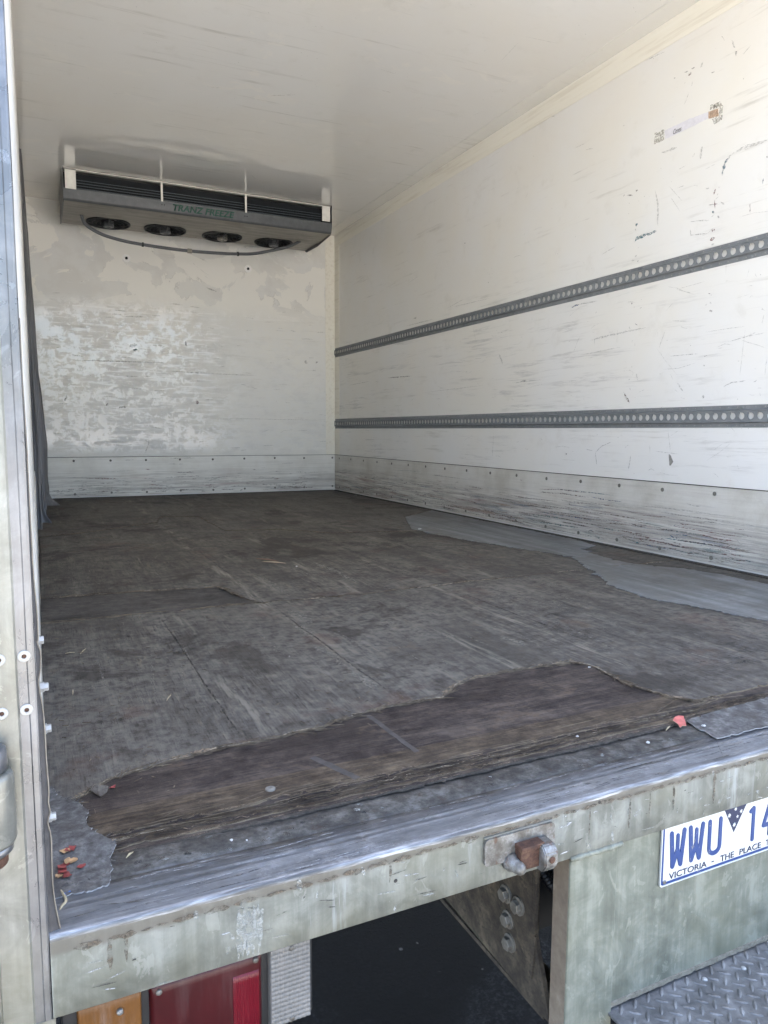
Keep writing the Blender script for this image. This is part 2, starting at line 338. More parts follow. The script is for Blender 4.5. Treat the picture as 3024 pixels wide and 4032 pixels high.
c = n.mix(n.mul(n.rng(n.vor(60), .10, .05), n.rng(n.noise(30), .58, .64)), c, (.16, .16, .15))
c = n.mix(n.mul(n.rng(b, .50, .53), .8), c, (.0025, .0028, .0032)); n.bump(f, 1, .012)
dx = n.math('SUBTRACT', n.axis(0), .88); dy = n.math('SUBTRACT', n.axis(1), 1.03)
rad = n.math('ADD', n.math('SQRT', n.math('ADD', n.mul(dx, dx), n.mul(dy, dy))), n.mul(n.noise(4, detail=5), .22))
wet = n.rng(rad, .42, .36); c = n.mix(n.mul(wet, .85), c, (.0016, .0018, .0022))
st_ = n.mul(n.rng(n.vor(22), .16, .10), n.rng(n.noise(14), .58, .62)); c = n.mix(st_, c, (.11, .11, .105))
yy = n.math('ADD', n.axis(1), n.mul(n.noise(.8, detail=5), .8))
bounce_ground = n.ramp(n.noise(9, detail=8, rough=.7), (.35, (.345, .332, .308)), (.65, (.44, .425, .392)))  # unseen pale ground behind the camera, added to bounce sunlight into the box
n.col(n.mix(n.rng(yy, -1.0, -1.25), c, bounce_ground)); M_ASPH = n.m
def scuff(name, c, cover):
    n = NT(name, .6); n.col(c)
    tr = n.t.nodes.new('ShaderNodeBsdfTransparent'); mx = n.t.nodes.new('ShaderNodeMixShader')
    f = n.mul(n.rng(n.noise(95, n.map((1, 1, 1.4)), 8, .75), .38, .60), cover)
    n.lk(f, mx.inputs[0]); n.t.links.new(tr.outputs[0], mx.inputs[1]); n.t.links.new(n.b.outputs[0], mx.inputs[2]); n.t.links.new(mx.outputs[0], n.out.inputs[0])
    return n.m
SC = {'d': scuff('scuff_dark', (.10, .093, .086), .55), 'g': scuff('scuff_grey', (.32, .305, .28), .36), 'f': scuff('tape_film', (.56, .54, .48), .45), 'b': scuff('scuff_blue', (.02, .10, .24), .95),
      'B': scuff('scuff_steel_blue', (.16, .25, .30), .8), 't': scuff('scuff_teal', (.03, .17, .21), .95), 'T': scuff('scuff_pale_teal', (.22, .33, .35), .7),
      'r': scuff('scuff_brown', (.18, .105, .08), .8), 'R': scuff('scuff_red', (.20, .035, .045), .9)}

# ---------------------------------------------------------------- mesh helpers
def setp(o, label=None, cat=None, group=None, kind=None):
    if label: o['label'] = label
    if cat: o['category'] = cat
    if group: o['group'] = group
    if kind: o['kind'] = kind
    return o
def thing(name, loc, label, cat, group=None):
    o = bpy.data.objects.new(name, None); COL.objects.link(o); o.location = loc; o.empty_display_size = .05
    return setp(o, label, cat, group)
def wloc(o):
    v = Vector((0, 0, 0))
    while o is not None: v += o.location; o = o.parent
    return v
def link(name, me, parent=None, smooth=False):
    o = bpy.data.objects.new(name, me); COL.objects.link(o)
    if parent is not None: o.parent = parent
    if smooth:
        for p in me.polygons: p.use_smooth = True
    return o
def bm_obj(name, bm, mat, parent=None, smooth=False, origin=None):
    """one mesh object from world-space bmesh; origin at its parent, or at `origin`"""
    off = wloc(parent) if parent is not None else Vector((0, 0, 0))
    org = Vector(origin) if origin is not None else off
    bmesh.ops.translate(bm, verts=bm.verts, vec=-org)
    bmesh.ops.recalc_face_normals(bm, faces=bm.faces)
    me = bpy.data.meshes.new(name); bm.to_mesh(me); bm.free()
    for m in (mat if isinstance(mat, (list, tuple)) else [mat]): me.materials.append(m)
    o = link(name, me, parent, smooth); o.location = org - off
    return o
def copy_part(src, loc, parent, name=None, rot=None, scale=None):
    o = src.copy(); COL.objects.link(o); o.parent = parent
    o.location = Vector(loc) - (wloc(parent) if parent is not None else Vector((0, 0, 0)))
    if rot is not None: o.rotation_euler = rot
    if scale is not None: o.scale = scale
    return o
def box(bm, a, b, bev=0.0, seg=2, mi=0):
    x0, y0, z0 = a; x1, y1, z1 = b
    vs = [bm.verts.new(p) for p in ((x0, y0, z0), (x1, y0, z0), (x1, y1, z0), (x0, y1, z0), (x0, y0, z1), (x1, y0, z1), (x1, y1, z1), (x0, y1, z1))]
    fs = [bm.faces.new([vs[i] for i in q]) for q in ((0, 3, 2, 1), (4, 5, 6, 7), (0, 1, 5, 4), (1, 2, 6, 5), (2, 3, 7, 6), (3, 0, 4, 7))]
    for f in fs: f.material_index = mi
    if bev:
        es = list({e for f in fs for e in f.edges}); bmesh.ops.bevel(bm, geom=es, offset=bev, segments=seg, profile=.5, affect='EDGES')
    return vs
def box_obj(name, a, b, mat, parent=None, bev=0.0, origin=None, seg=2):
    bm = bmesh.new(); box(bm, a, b, bev, seg); return bm_obj(name, bm, mat, parent, origin=origin)
def prism(bm, pts, direction, mi_top=0, mi_side=0, bottom=True):
    """flat outline (3-D points) extruded along `direction` from the outline"""
    d = Vector(direction)
    a = [bm.verts.new(p) for p in pts]; b = [bm.verts.new(Vector(p) + d) for p in pts]
    top = bm.faces.new(a); top.material_index = mi_top; caps = [top]
    if bottom: bot = bm.faces.new(list(reversed(b))); bot.material_index = mi_side; caps.append(bot)
    for f in caps: f.normal_update()
    for i in range(len(a)):
        j = (i + 1) % len(a); f = bm.faces.new((a[j], a[i], b[i], b[j])); f.material_index = mi_side
    bmesh.ops.triangulate(bm, faces=caps)
def prism_obj(name, pts, direction, mat, parent=None, origin=None, bottom=True):
    bm = bmesh.new(); prism(bm, pts, direction, 0, 1 if isinstance(mat, (list, tuple)) else 0, bottom); return bm_obj(name, bm, mat, parent, origin=origin)
def frame_of(d):
    d = d.normalized(); a = Vector((0, 0, 1)) if abs(d.z) < .9 else Vector((1, 0, 0))
    u = d.cross(a).normalized(); return u, d.cross(u)
def tube(bm, pts, r, seg=8, cap=True):
    pts = [Vector(p) for p in pts]; rings = []
    for i, p in enumerate(pts):
        d = (pts[min(i + 1, len(pts) - 1)] - pts[max(i - 1, 0)]); u, v = frame_of(d)
        if rings and u.dot(pu) < 0: u, v = -u, -v
        pu = u; rr = r[i] if isinstance(r, (list, tuple)) else r
        rings.append([bm.verts.new(p + rr * (math.cos(6.2832 * k / seg) * u + math.sin(6.2832 * k / seg) * v)) for k in range(seg)])
    for a, b in zip(rings, rings[1:]):
        for k in range(seg): bm.faces.new((a[k], a[(k + 1) % seg], b[(k + 1) % seg], b[k]))
    if cap: bm.faces.new(list(reversed(rings[0]))); bm.faces.new(rings[-1])
def lathe(bm, c, axis, prof, seg=20, cap=True):
    """profile of (radius, distance along axis) turned about `axis` through c"""
    c = Vector(c); d = Vector(axis).normalized(); u, v = frame_of(d); rings = []
    for r, t in prof:
        rings.append([bm.verts.new(c + d * t + r * (math.cos(6.2832 * k / seg) * u + math.sin(6.2832 * k / seg) * v)) for k in range(seg)])
    for a, b in zip(rings, rings[1:]):
        for k in range(seg): bm.faces.new((a[k], a[(k + 1) % seg], b[(k + 1) % seg], b[k]))
    if cap: bm.faces.new(list(reversed(rings[0]))); bm.faces.new(rings[-1])
def lathe_obj(name, c, axis, prof, mat, parent=None, seg=20, smooth=False, origin=None):
    bm = bmesh.new(); lathe(bm, c, axis, prof, seg); return bm_obj(name, bm, mat, parent, smooth, origin)
def smooth_path(pts, n=8):
    P = [Vector(p) for p in pts]; out = []
    for i in range(len(P) - 1):
        a, b, c, d = P[max(i - 1, 0)], P[i], P[i + 1], P[min(i + 2, len(P) - 1)]
        for k in range(n):
            t = k / n; out.append(.5 * ((2 * b) + (c - a) * t + (2 * a - 5 * b + 4 * c - d) * t * t + (3 * b - a - 3 * c + d) * t ** 3))
    return out + [P[-1]]
def fr(x, seed):
    return mnoise.fractal(Vector((x, seed * 7.31, seed * 3.7)), .9, 2.1, 5)
def torn(pts, step=.012, amp=.01, freq=9.0, seed=1):
    """a ragged version of a 2-D polyline"""
    out = []; s = 0.0
    for (x0, y0), (x1, y1) in zip(pts, pts[1:]):
        l = math.hypot(x1 - x0, y1 - y0); n = max(1, int(l / step)); nx, ny = -(y1 - y0) / max(l, 1e-6), (x1 - x0) / max(l, 1e-6)
        for k in range(n):
            t = k / n; d = amp * (fr((s + l * t) * freq, seed) + .45 * fr((s + l * t) * freq * 5, seed + 3) + (.25 * random.uniform(-1, 1)) + (random.uniform(-1.6, 1.6) if random.random() < .09 else 0))
            out.append((x0 + (x1 - x0) * t + nx * d, y0 + (y1 - y0) * t + ny * d))
        s += l
    out.append(pts[-1]); return out
def text_obj(name, s, x0, x1, z0, z1, y, mat, parent, shear=0.0, bold=0.0, depth=.0006, plane='XZ', fixx=None):
    """lettering fitted into a rectangle; plane XZ faces -Y, plane YZ faces -X (x runs towards -Y there)"""
    cu = bpy.data.curves.new('text', 'FONT'); cu.body = s; cu.size = 1; cu.shear = shear; cu.offset = bold; cu.extrude = 0; cu.resolution_u = 4
    to = bpy.data.objects.new('text', cu); COL.objects.link(to); bpy.context.view_layer.update()
    me = bpy.data.meshes.new_from_object(to.evaluated_get(bpy.context.evaluated_depsgraph_get())); bpy.data.objects.remove(to)
    xs = [v.co.x for v in me.vertices]; ys = [v.co.y for v in me.vertices]; ax, bx, ay, by = min(xs), max(xs), min(ys), max(ys)
    bm = bmesh.new(); bm.from_mesh(me); bpy.data.meshes.remove(me)
    r = bmesh.ops.extrude_face_region(bm, geom=list(bm.faces)); ext = [g for g in r['geom'] if isinstance(g, bmesh.types.BMVert)]
    es = set(ext)
    for v in bm.verts:
        u = x0 + (v.co.x - ax) / (bx - ax) * (x1 - x0); w = z0 + (v.co.y - ay) / (by - ay) * (z1 - z0); dd = depth if v in es else 0
        v.co = Vector((u, y - dd, w)) if plane == 'XZ' else Vector((y - dd, u, w))
    return bm_obj(name, bm, mat, parent)

# ================================================================ the setting
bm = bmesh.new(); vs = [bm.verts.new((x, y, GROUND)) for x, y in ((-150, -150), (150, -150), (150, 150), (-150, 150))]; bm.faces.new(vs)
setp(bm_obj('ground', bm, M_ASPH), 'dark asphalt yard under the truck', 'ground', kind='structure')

EPS = .0006
wall_r = setp(box_obj('wall_right', (W, .03, -.02), (W + .06, L + .06, H + .06), M_WALL), 'scuffed white fibreglass side wall of the cargo box', 'wall', kind='structure')
wall_b = setp(box_obj('wall_back', (-.003, L, -.02), (W, L + .06, H + .06), M_BACK), 'flaking cream white end wall behind the cooling unit', 'wall', kind='structure')
wall_l = setp(box_obj('wall_left', (-.063, .09, -.02), (-.003, L + .06, H + .06), M_WALL), 'white side wall seen edge on behind the door post', 'wall', kind='structure')
ceil = setp(box_obj('ceiling', (-.003, .03, H), (W, L, H + .06), M_CEIL), 'glossy pale grey ceiling of the cargo box', 'ceiling', kind='structure')

# --- right wall: kick panel, trims, rivets
kp = box_obj('kick_panel', (W - .0035, .1, .010), (W, L - .0005, .3045), M_KICK, wall_r, .0008, seg=1)
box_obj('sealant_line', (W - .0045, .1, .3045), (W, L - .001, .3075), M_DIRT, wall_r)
M_RIV = plain('rivet_dull', (.19, .18, .16), .6, .3, .3, 60)
src = lathe_obj('rivet', (0, 0, 0), (-1, 0, 0), [(.0088, -.001), (.0084, .0012), (.006, .0022), (.0025, .0026)], M_RIV, wall_r, 10, True, origin=(0, 0, 0))
first = True
for k in range(-4, 16):
    for z in (.277, .031):
        y = 1.182 + .2553 * k; p = (W - .0035, y + random.uniform(-.004, .004), z + random.uniform(-.002, .002))
        if y < .15 or y > L - .02: continue
        if first: src.location = Vector(p); first = False
        else: copy_part(src, p, wall_r)
box_obj('cove_trim', (W - .0035, .08, H - .098), (W, L - .001, H - .0005), M_TRIM, wall_r, .001, seg=1)
box_obj('corner_trim', (W - .002, L - .10, .309), (W, L - .0008, H - .0985), M_TRIM, wall_r)
# --- back wall
box_obj('kick_panel', (.0, L - .0035, .010), (W - .0045, L, .3045), M_KICKB, wall_b, .0008, seg=1)
box_obj('sealant_line', (.0, L - .0045, .3045), (W - .005, L, .3075), M_DIRT, wall_b)
box_obj('corner_trim', (W - .085, L - .002, .309), (W - .0025, L, H - .002), M_TRIM, wall_b)
srcb = lathe_obj('rivet', (0, 0, 0), (0, -1, 0), [(.0088, -.001), (.0084, .0012), (.006, .0022), (.0025, .0026)], M_RIV, wall_b, 10, True, origin=(0, 0, 0))
first = True
for k in range(9):
    for z in (.281, .033):
        p = (.262 + .2575 * k, L - .0035, z + random.uniform(-.003, .003))
        if first: srcb.location = Vector(p); first = False
        else: copy_part(srcb, p, wall_b)
box_obj('rivet_strip', (W - .10, .08, H - .0022), (W - .0038, L - .001, H), M_CEIL, ceil)
# --- left wall: bent kick sheet
bm = bmesh.new(); n_ = 90; rows = []
for i in range(n_ + 1):
    y = .10 + (L - .12) * i / n_; b = .004 * max(0, fr(y * 3.1, 5)) if y > .5 else .0
    rows.append([bm.verts.new(p) for p in ((-.003, y, .004), (.0 + b, y, .006), (.0 + b * .6, y, .15), (.0 + b, y, .30), (-.003, y, .3045))])
for a, b in zip(rows, rows[1:]):
    for k in range(4): bm.faces.new((a[k], b[k], b[k + 1], a[k + 1]))
bm_obj('kick_panel', bm, M_KICK, wall_l, True)

# --- scuffs on the walls: flat rubs of paint, rubber and dirt
MARKS = [('b',.008,[(2.056,1.102),(2.0,1.109)]),('d',.004,[(2.0,1.109),(1.883,1.104)]),('t',.008,[(1.659,1.318),(1.652,1.333),(1.564,1.334)]),('d',.008,[(1.659,1.391),(1.652,1.38)]),('d',.003,[(1.441,.819),(1.297,.816)]),('d',.004,[(1.173,.683),(1.139,.696),(1.078,.7)]),('g',.007,[(1.394,.71),(1.362,.675)]),('d',.01,[(1.261,.658),(1.264,.643)]),('r',.01,[(1.69,.686),(1.651,.638)]),('g',.006,[(1.619,.762),(1.608,.731)]),('d',.009,[(2.449,.777),(2.396,.778)]),('g',.004,[(2.525,.772),(2.274,.776)]),('g',.003,[(3.45,.767),(2.809,.775)]),('d',.01,[(3.679,1.266),(3.633,1.266)]),('g',.006,[(3.779,1.23),(3.409,1.226)]),('g',.004,[(3.243,1.268),(3.027,1.295)]),('g',.004,[(3.148,1.266),(2.76,1.256)]),('g',.01,[(2.657,.94),(2.616,.88)]),('d',.01,[(2.066,.404),(2.054,.405)]),('d',.004,[(1.855,.417),(1.813,.448),(1.754,.467)]),('d',.004,[(1.855,.417),(1.843,.362)]),('g',.008,[(1.918,.933),(1.789,.942),(1.57,.95)]),('g',.003,[(1.424,1.082),(1.33,1.046)]),('g',.003,[(1.104,.846),(1.005,.81)]),('g',.005,[(1.63,.412),(1.642,.348)]),('g',.004,[(1.86,1.306),(1.777,1.322)]),('d',.006,[(3.043,1.616),(3.026,1.613)]),('d',.006,[(2.782,1.346),(2.771,1.344)]),('r',.006,[(4.067,.896),(3.694,.885)]),('g',.005,[(4.812,.882),(4.392,.89)]),('g',.004,[(1.979,.872),(1.72,.883)]),('g',.004,[(2.692,.504),(2.7,.37)]),('g',.003,[(1.43,.521),(1.411,.435)]),('g',.003,[(1.495,.433),(1.369,.425)]),('d',.008,[(1.218,1.925),(1.204,1.892)]),('d',.011200000000000002,[(1.202,1.88),(1.195,1.862)]),('d',.0048,[(1.484,1.902),(1.476,1.901)]),('d',.0064,[(1.433,1.903),(1.414,1.899)]),('r',.009600000000000001,[(1.413,1.885),(1.398,1.889)]),('d',.008,[(1.398,1.901),(1.383,1.9)]),('g',.011200000000000002,[(1.356,1.889),(1.344,1.904)]),('d',.004,[(1.303,1.849),(1.286,1.844)]),('d',.004,[(1.431,1.862),(1.425,1.863)]),('g',.004,[(1.405,1.818),(1.426,1.78)]),('g',.0048,[(1.39,1.852),(1.394,1.837)]),('B',.0128,[(1.229,1.458),(1.22,1.5),(1.194,1.52)]),('g',.009600000000000001,[(1.191,1.521),(1.146,1.53),(1.046,1.521)]),('g',.009600000000000001,[(1.329,1.594),(1.335,1.55)]),('r',.0064,[(1.74,1.523),(1.731,1.529)]),('r',.0064,[(1.717,1.523),(1.684,1.512)]),('r',.008,[(1.667,1.527),(1.654,1.528)]),('t',.011200000000000002,[(1.659,1.385),(1.647,1.386)]),('t',.009600000000000001,[(1.661,1.316),(1.649,1.326),(1.598,1.329)]),('T',.009600000000000001,[(1.598,1.329),(1.538,1.334)]),('g',.009600000000000001,[(1.557,1.497),(1.539,1.44),(1.535,1.353)]),('R',.008,[(1.255,1.418),(1.262,1.4)]),('R',.004,[(1.284,1.368),(1.242,1.361)]),('R',.004,[(1.257,1.379),(1.253,1.347)]),('R',.0088,[(1.265,1.269),(1.248,1.269)]),('R',.009600000000000001,[(1.27,1.236),(1.248,1.241)]),('d',.008,[(1.262,1.217),(1.246,1.217)]),('R',.004,[(1.103,1.325),(1.1,1.292)]),('t',.009600000000000001,[(1.267,1.336),(1.256,1.339)]),('g',.0032,[(1.441,1.474),(1.406,1.473)]),('g',.0048,[(1.366,1.327),(1.321,1.32),(1.273,1.31)]),('r',.0032,[(1.363,1.276),(1.285,1.264)]),('g',.0032,[(1.365,1.297),(1.361,1.272)]),('b',.0048,[(1.055,1.397),(1.056,1.379)]),('d',.0048,[(1.163,1.768),(1.157,1.77)]),('g',.004,[(1.169,1.852),(1.137,1.871)]),('g',.0064,[(1.374,1.571),(1.36,1.581)]),('d',.0064,[(1.047,1.464),(1.042,1.467)]),('g',.0032,[(2.067,1.831),(2.002,1.83)]),('g',.0024,[(1.482,1.492),(1.414,1.419)]),('g',.0024,[(1.438,1.544),(1.403,1.548)]),('g',.0024,[(1.471,1.446),(1.42,1.379)]),('g',.009600000000000001,[(1.532,1.637),(1.451,1.631)]),('d',.0032,[(1.64,2.035),(1.539,2.025)]),('d',.0032,[(2.286,2.043),(2.225,2.033)])]
def ribbon(bm, pts, w, place, mi, seed):
    """a ragged stroke along pts in wall coordinates"""
    P = [pts[0]]
    for a, b in zip(pts, pts[1:]):
        n = max(2, int(math.hypot(b[0] - a[0], b[1] - a[1]) / .006))
        P += [(a[0] + (b[0] - a[0]) * k / n, a[1] + (b[1] - a[1]) * k / n) for k in range(1, n + 1)]
    if len(P) < 4: P = [P[0]] + [(P[0][0] + (P[-1][0] - P[0][0]) * k / 4, P[0][1] + (P[-1][1] - P[0][1]) * k / 4) for k in range(1, 5)]
    prev = None; N = len(P) - 1
    for i, p in enumerate(P):
        a = P[max(i - 1, 0)]; b = P[min(i + 1, N)]; l = math.hypot(b[0] - a[0], b[1] - a[1]) or 1; nx, ny = -(b[1] - a[1]) / l, (b[0] - a[0]) / l
        t = i / N; env = min(1, 4 * t + .15, 4 * (1 - t) + .15)
        hw = .5 * w * env * (1 + .7 * fr(i * .8, seed)); off = .35 * w * fr(i * .5, seed + 9)
        v = [bm.verts.new(place(p[0] + nx * (off + s * hw), p[1] + ny * (off + s * hw))) for s in (-1, 1)]
        if prev: f = bm.faces.new((prev[0], prev[1], v[1], v[0])); f.material_index = mi
        prev = v
keys = list(SC); mats = [SC[k] for k in keys]
bm = bmesh.new(); pr = lambda y, z: Vector((W - EPS, y, z))
for i, (c, w, pts) in enumerate(MARKS): ribbon(bm, pts, w * .82, pr, keys.index(c), i)
for i in range(210):
    y = 1.0 + 4.0 * random.random() ** 1.5; z = random.choice((random.uniform(.33, 1.1), random.uniform(.6, 1.1), random.uniform(.33, 2.0)))
    ln = random.choice((.015, .025, .04, .06, .13)) * random.uniform(.5, 1.4); a = random.gauss(0, .22) if random.random() < .7 else random.uniform(0, 3.14)
    w = random.uniform(.0010, .0022)
    if .515 < z < .63 or 1.115 < z < 1.225: continue
    pts = [(y, z), (y + ln * .5 * math.cos(a), z + ln * .5 * math.sin(a) + random.gauss(0, .004)), (y + ln * math.cos(a), z + ln * math.sin(a))]
    if max(p[1] for p in pts) > 2.03 or min(p[1] for p in pts) < .32: continue
    ribbon(bm, pts, w, pr, keys.index('d' if random.random() < .15 else 'g'), i + 300)
for yc in (1.255, 1.66):                       # columns of rubs where straps hung
    for i in range(16):
        y = yc + random.gauss(0, .018); z = random.uniform(.66, 1.45)
        if 1.115 < z < 1.225: continue
        ribbon(bm, [(y, z), (y + random.uniform(-.02, .02), z + random.uniform(-.012, .012))], random.uniform(.002, .006), pr, keys.index(random.choice('gggdr')), i + 900)
setp(bm_obj('scuff_marks', bm, mats, wall_r), kind='stuff')
bm = bmesh.new(); pb = lambda x, z: Vector((x, L - EPS, z))
for i, (c, w, pts) in enumerate([('g', .007, [(.273, 1.018), (.6, 1.022), (.954, 1.027)]), ('g', .006, [(.979, .964), (1.3, .957), (1.664, .955)]), ('d', .012, [(.593, .679), (.646, .684)]), ('d', .010, [(.232, .759), (.218, .719)]),
        ('R', .02, [(1.178, .74), (1.18, .715)]), ('r', .02, [(2.075, 1.09), (2.10, 1.07)]), ('r', .016, [(2.18, 1.09), (2.188, 1.08)]), ('d', .012, [(1.10, 1.2), (1.105, 1.16)]), ('d', .004, [(.769, .324), (.80, .40), (.807, .451)]),
        ('d', .008, [(.50, .69), (.52, .71)]), ('d', .008, [(1.27, 1.62), (1.35, 1.595)]), ('g', .02, [(.68, 1.14), (.74, 1.15)]), ('t', .01, [(.71, 1.11), (.74, 1.115)]), ('g', .004, [(1.3, .60), (1.6, .605), (2.2, .60)])]):
    ribbon(bm, pts, w, pb, keys.index(c), i)
for i in range(90):
    x, z = random.uniform(.12, 2.3), random.uniform(.33, 1.5); ln = random.uniform(.02, .10)
    ribbon(bm, [(x, z), (x + ln, z + random.gauss(0, .006))], random.uniform(.002, .005), pb, keys.index('g'), i + 40)
setp(bm_obj('scuff_marks', bm, mats, wall_b), kind='stuff')
bm = bmesh.new(); pc = lambda x, y: Vector((x, y, H - EPS))
for i in range(14):
    x, y = random.uniform(.3, 2.2), random.uniform(1.3, 4.2); a = random.uniform(0, 3.14); ln = random.uniform(.02, .2)
    ribbon(bm, [(x, y), (x + ln * math.cos(a), y + ln * math.sin(a))], random.uniform(.0015, .003), pc, keys.index(random.choice('gggr')), i)
setp(bm_obj('scuff_marks', bm, mats, ceil), kind='stuff')
bm = bmesh.new(); pk = lambda y, z: Vector((W - .0041, y, z))
for i in range(420):
    y = 1.0 + 4.0 * random.random() ** 1.3; z = min(.29, .02 + abs(random.gauss(0, .085))); ln = random.choice((.04, .08, .16, .35)) * random.uniform(.6, 1.3)
    if y + ln > L - .02: continue
    ribbon(bm, [(y, z), (y + ln * .5, z + random.gauss(0, .003)), (y + ln, z + random.gauss(0, .004))], random.uniform(.0012, .0045), pk, keys.index(random.choice('ggggggdrrrRRbBtfff')), i + 20)
setp(bm_obj('scuff_marks', bm, mats, wall_r), kind='stuff')
bm = bmesh.new(); pk2 = lambda x, z: Vector((x, L - .0041, z))
for i in range(200):
    x = random.uniform(.08, 2.1); z = min(.29, .02 + abs(random.gauss(0, .08))); ln = random.choice((.04, .08, .16)) * random.uniform(.6, 1.3)
    ribbon(bm, [(x, z), (x + ln, z + random.gauss(0, .004))], random.uniform(.002, .006), pk2, keys.index(random.choice('gggggdrrRff')), i + 60)
setp(bm_obj('scuff_marks', bm, mats, wall_b), kind='stuff')
# chip knocked out of the gelcoat
prism_obj('chip', [(W - .0009, y, z) for y, z in ((1.419, .423), (1.41, .42), (1.394, .393), (1.402, .383), (1.405, .377), (1.413, .377), (1.418, .41))], (.0005, 0, 0), M_CHIP, wall_r)

# ---------------------------------------------------------------- floor
floor = setp(box_obj('floor', (-.003, .168, -.03), (W, L, -.0065), M_DARK), 'worn torn plywood floor of the cargo box', 'floor', kind='structure')
LAYERS = [M_DARK, M_EDGE, M_DARK, M_EDGE, M_DARK, M_EDGE]
plies = []
for k in range(6):                             # the plies showing at the broken front edge
    z1 = -.0157 + .0019 * k; e = .1345 + .0072 * k
    pts = torn([(.0, e), (.4, e - .002), (.9, e + .004), (1.3, e + .016), (W - .004, e + .02)], .007, .0026 + .0009 * k, 14, 20 + k)
    pts = [(min(max(x, .0), W - .004), y) for x, y in pts] + [(W - .004, .225 + .001 * k), (.0, .225 + .001 * k)]
    plies.append(pts)
    prism_obj('ply_layer', [(x, y, z1) for x, y in pts], (0, 0, -.0018), [LAYERS[k], M_RAW if k % 2 else M_DARK], floor, bottom=False)
DZ = -.0024
def sheet(name, outline, z, t, mat, side=None):
    return prism_obj(name, [(min(max(x, .001), W - .004), y, z + DZ) for x, y in outline], (0, 0, -t), [mat, side or M_RAW], floor, bottom=False)
T1 = [(.0, .285), (.029, .275), (.091, .327), (.157, .342), (.277, .361), (.442, .368), (.547, .403), (.625, .405), (.708, .408), (.775, .465), (.914, .483), (1.075, .48), (1.10, .432), (1.087, .306), (1.105, .225), (1.135, .188)]
tear1 = torn(T1, .007, .0055, 11, 2)
edge1 = torn([(1.135, .188), (1.6, .186), (W - .004, .19)], .009, .005, 9, 3)
seam = torn([(W - .004, 1.338), (1.808, 1.336), (1.315, 1.322), (.95, 1.292), (.594, 1.313)], .012, .004, 7, 4)
stripf = torn([(.594, 1.313), (.45, 1.322), (.312, 1.316), (.0, 1.318)], .012, .006, 8, 5)
sheet('plywood_sheet', tear1 + edge1[1:] + seam[1:] + stripf[1:], -.0012, .0053, M_PLY)
prism_obj('second_ply', [(x, y, -.0056) for x, y in ((.001, 1.26), (.66, 1.26), (.66, 1.70), (.001, 1.70))], (0, 0, -.0006), M_STRIP, floor, bottom=False)
stripb = torn([(.0, 1.645), (.287, 1.626), (.532, 1.594), (.56, 1.45), (.594, 1.316)], .01, .007, 9, 6)
seam2 = [(x, y + .004) for x, y in reversed(seam)]
b2 = torn([(W - .004, 2.9), (1.6, 2.9), (1.033, 2.862), (.516, 2.655), (.012, 2.502)], .014, .008, 6, 7)
sheet('plywood_sheet', stripb + seam2[1:] + b2, -.0014, .0051, M_PLY)
b3 = [(x, y + .007 + .004 * abs(fr(x * 5, 8))) for x, y in reversed(b2)]
sheet('plywood_sheet', b3 + [(W - .004, 4.0), (.0, 4.0)], -.0018, .0047, M_PLY2)
SKL = [(.0, 3.033), (.3, 3.2), (.607, 3.422), (.66, 3.691), (.874, 3.60), (.87, 2.932), (1.136, 2.876), (1.351, 2.629), (1.78, 2.539)]
SKR = [(1.78, 2.539), (1.829, 2.161), (1.93, 1.80), (1.99, 1.574), (1.868, 1.331), (1.811, 1.192), (1.728, 1.034), (1.713, .877), (1.747, .729), (1.802, .529), (1.90, .30), (1.93, .20)]
skl = torn(SKL, .010, .014, 9, 9); skr = torn(SKR, .008, .015, 10, 19)
sk2 = torn([(2.26, .20), (2.255, .60), (2.25, .865), (2.22, 1.15), (2.10, 1.36), (2.11, 1.55), (2.16, 1.715), (2.29, 1.765), (2.325, 1.95), (2.325, 3.0)], .010, .014, 8, 10)
joint = torn([(2.325, 3.35), (2.0, 3.1), (1.78, 2.60)], .02, .006, 6, 11)
sheet('floor_skin', skl + [(x - .004, y + .006) for x, y in reversed(joint[1:-1])] + [(2.322, 3.356), (2.322, L - .012), (.0, L - .012)], .0010, .0020, M_PLY2, M_RAW)
sheet('floor_skin', skr + sk2 + joint, .0016, .0026, M_SKIN, M_SKIN)
# scrapes, checks and sheet joints in the boards: flat marks in the surface
bm = bmesh.new(); pf = {0: (lambda x, y: Vector((x, y, -.0008 + DZ))), 1: (lambda x, y: Vector((x, y, .0013 + DZ)))}
def lvl(x, y): return 1 if y > 3.45 or (y > 3.0 and x > .95) else 0
def inside(x, y):
    if x < .03 or x > 2.2 or y < .25 or y > 4.95: return False
    if y < 2.9 and x > 1.62 + .10 * max(0, y - .9): return False
    if y < .52 and x < 1.16: return False
    if 1.28 < y < 1.68 and x < .64: return False
    return not (2.45 < y < 3.75 and x < 1.85)
M_SCRAPE = scuff('scrape_pale', (.25, .222, .185), .75); M_CHECK = scuff('check_dark', (.018, .015, .013), .95)
for i in range(520):
    x, y = random.uniform(.03, 2.2), .3 + 4.6 * random.random() ** 1.6
    if not inside(x, y): continue
    ln = random.choice((.02, .04, .07, .14, .3)) * random.uniform(.6, 1.3); a = math.pi / 2 + random.gauss(0, .10)
    ex, ey = x + ln * math.cos(a), y + ln * math.sin(a)
    if not inside(ex, ey) or lvl(x, y) != lvl(ex, ey): continue
    ribbon(bm, [(x, y), (ex, ey)], random.uniform(.0012, .0042), pf[lvl(x, y)], 0, i)
for i in range(760):
    x, y = random.uniform(.03, 2.2), .3 + 4.2 * random.random() ** 1.9
    ln = random.uniform(.008, .05)
    if not inside(x, y) or not inside(x + ln, y): continue
    ribbon(bm, [(x, y), (x + ln, y + random.gauss(0, .003))], random.uniform(.0010, .0030), pf[lvl(x, y)], 1, i + 50)
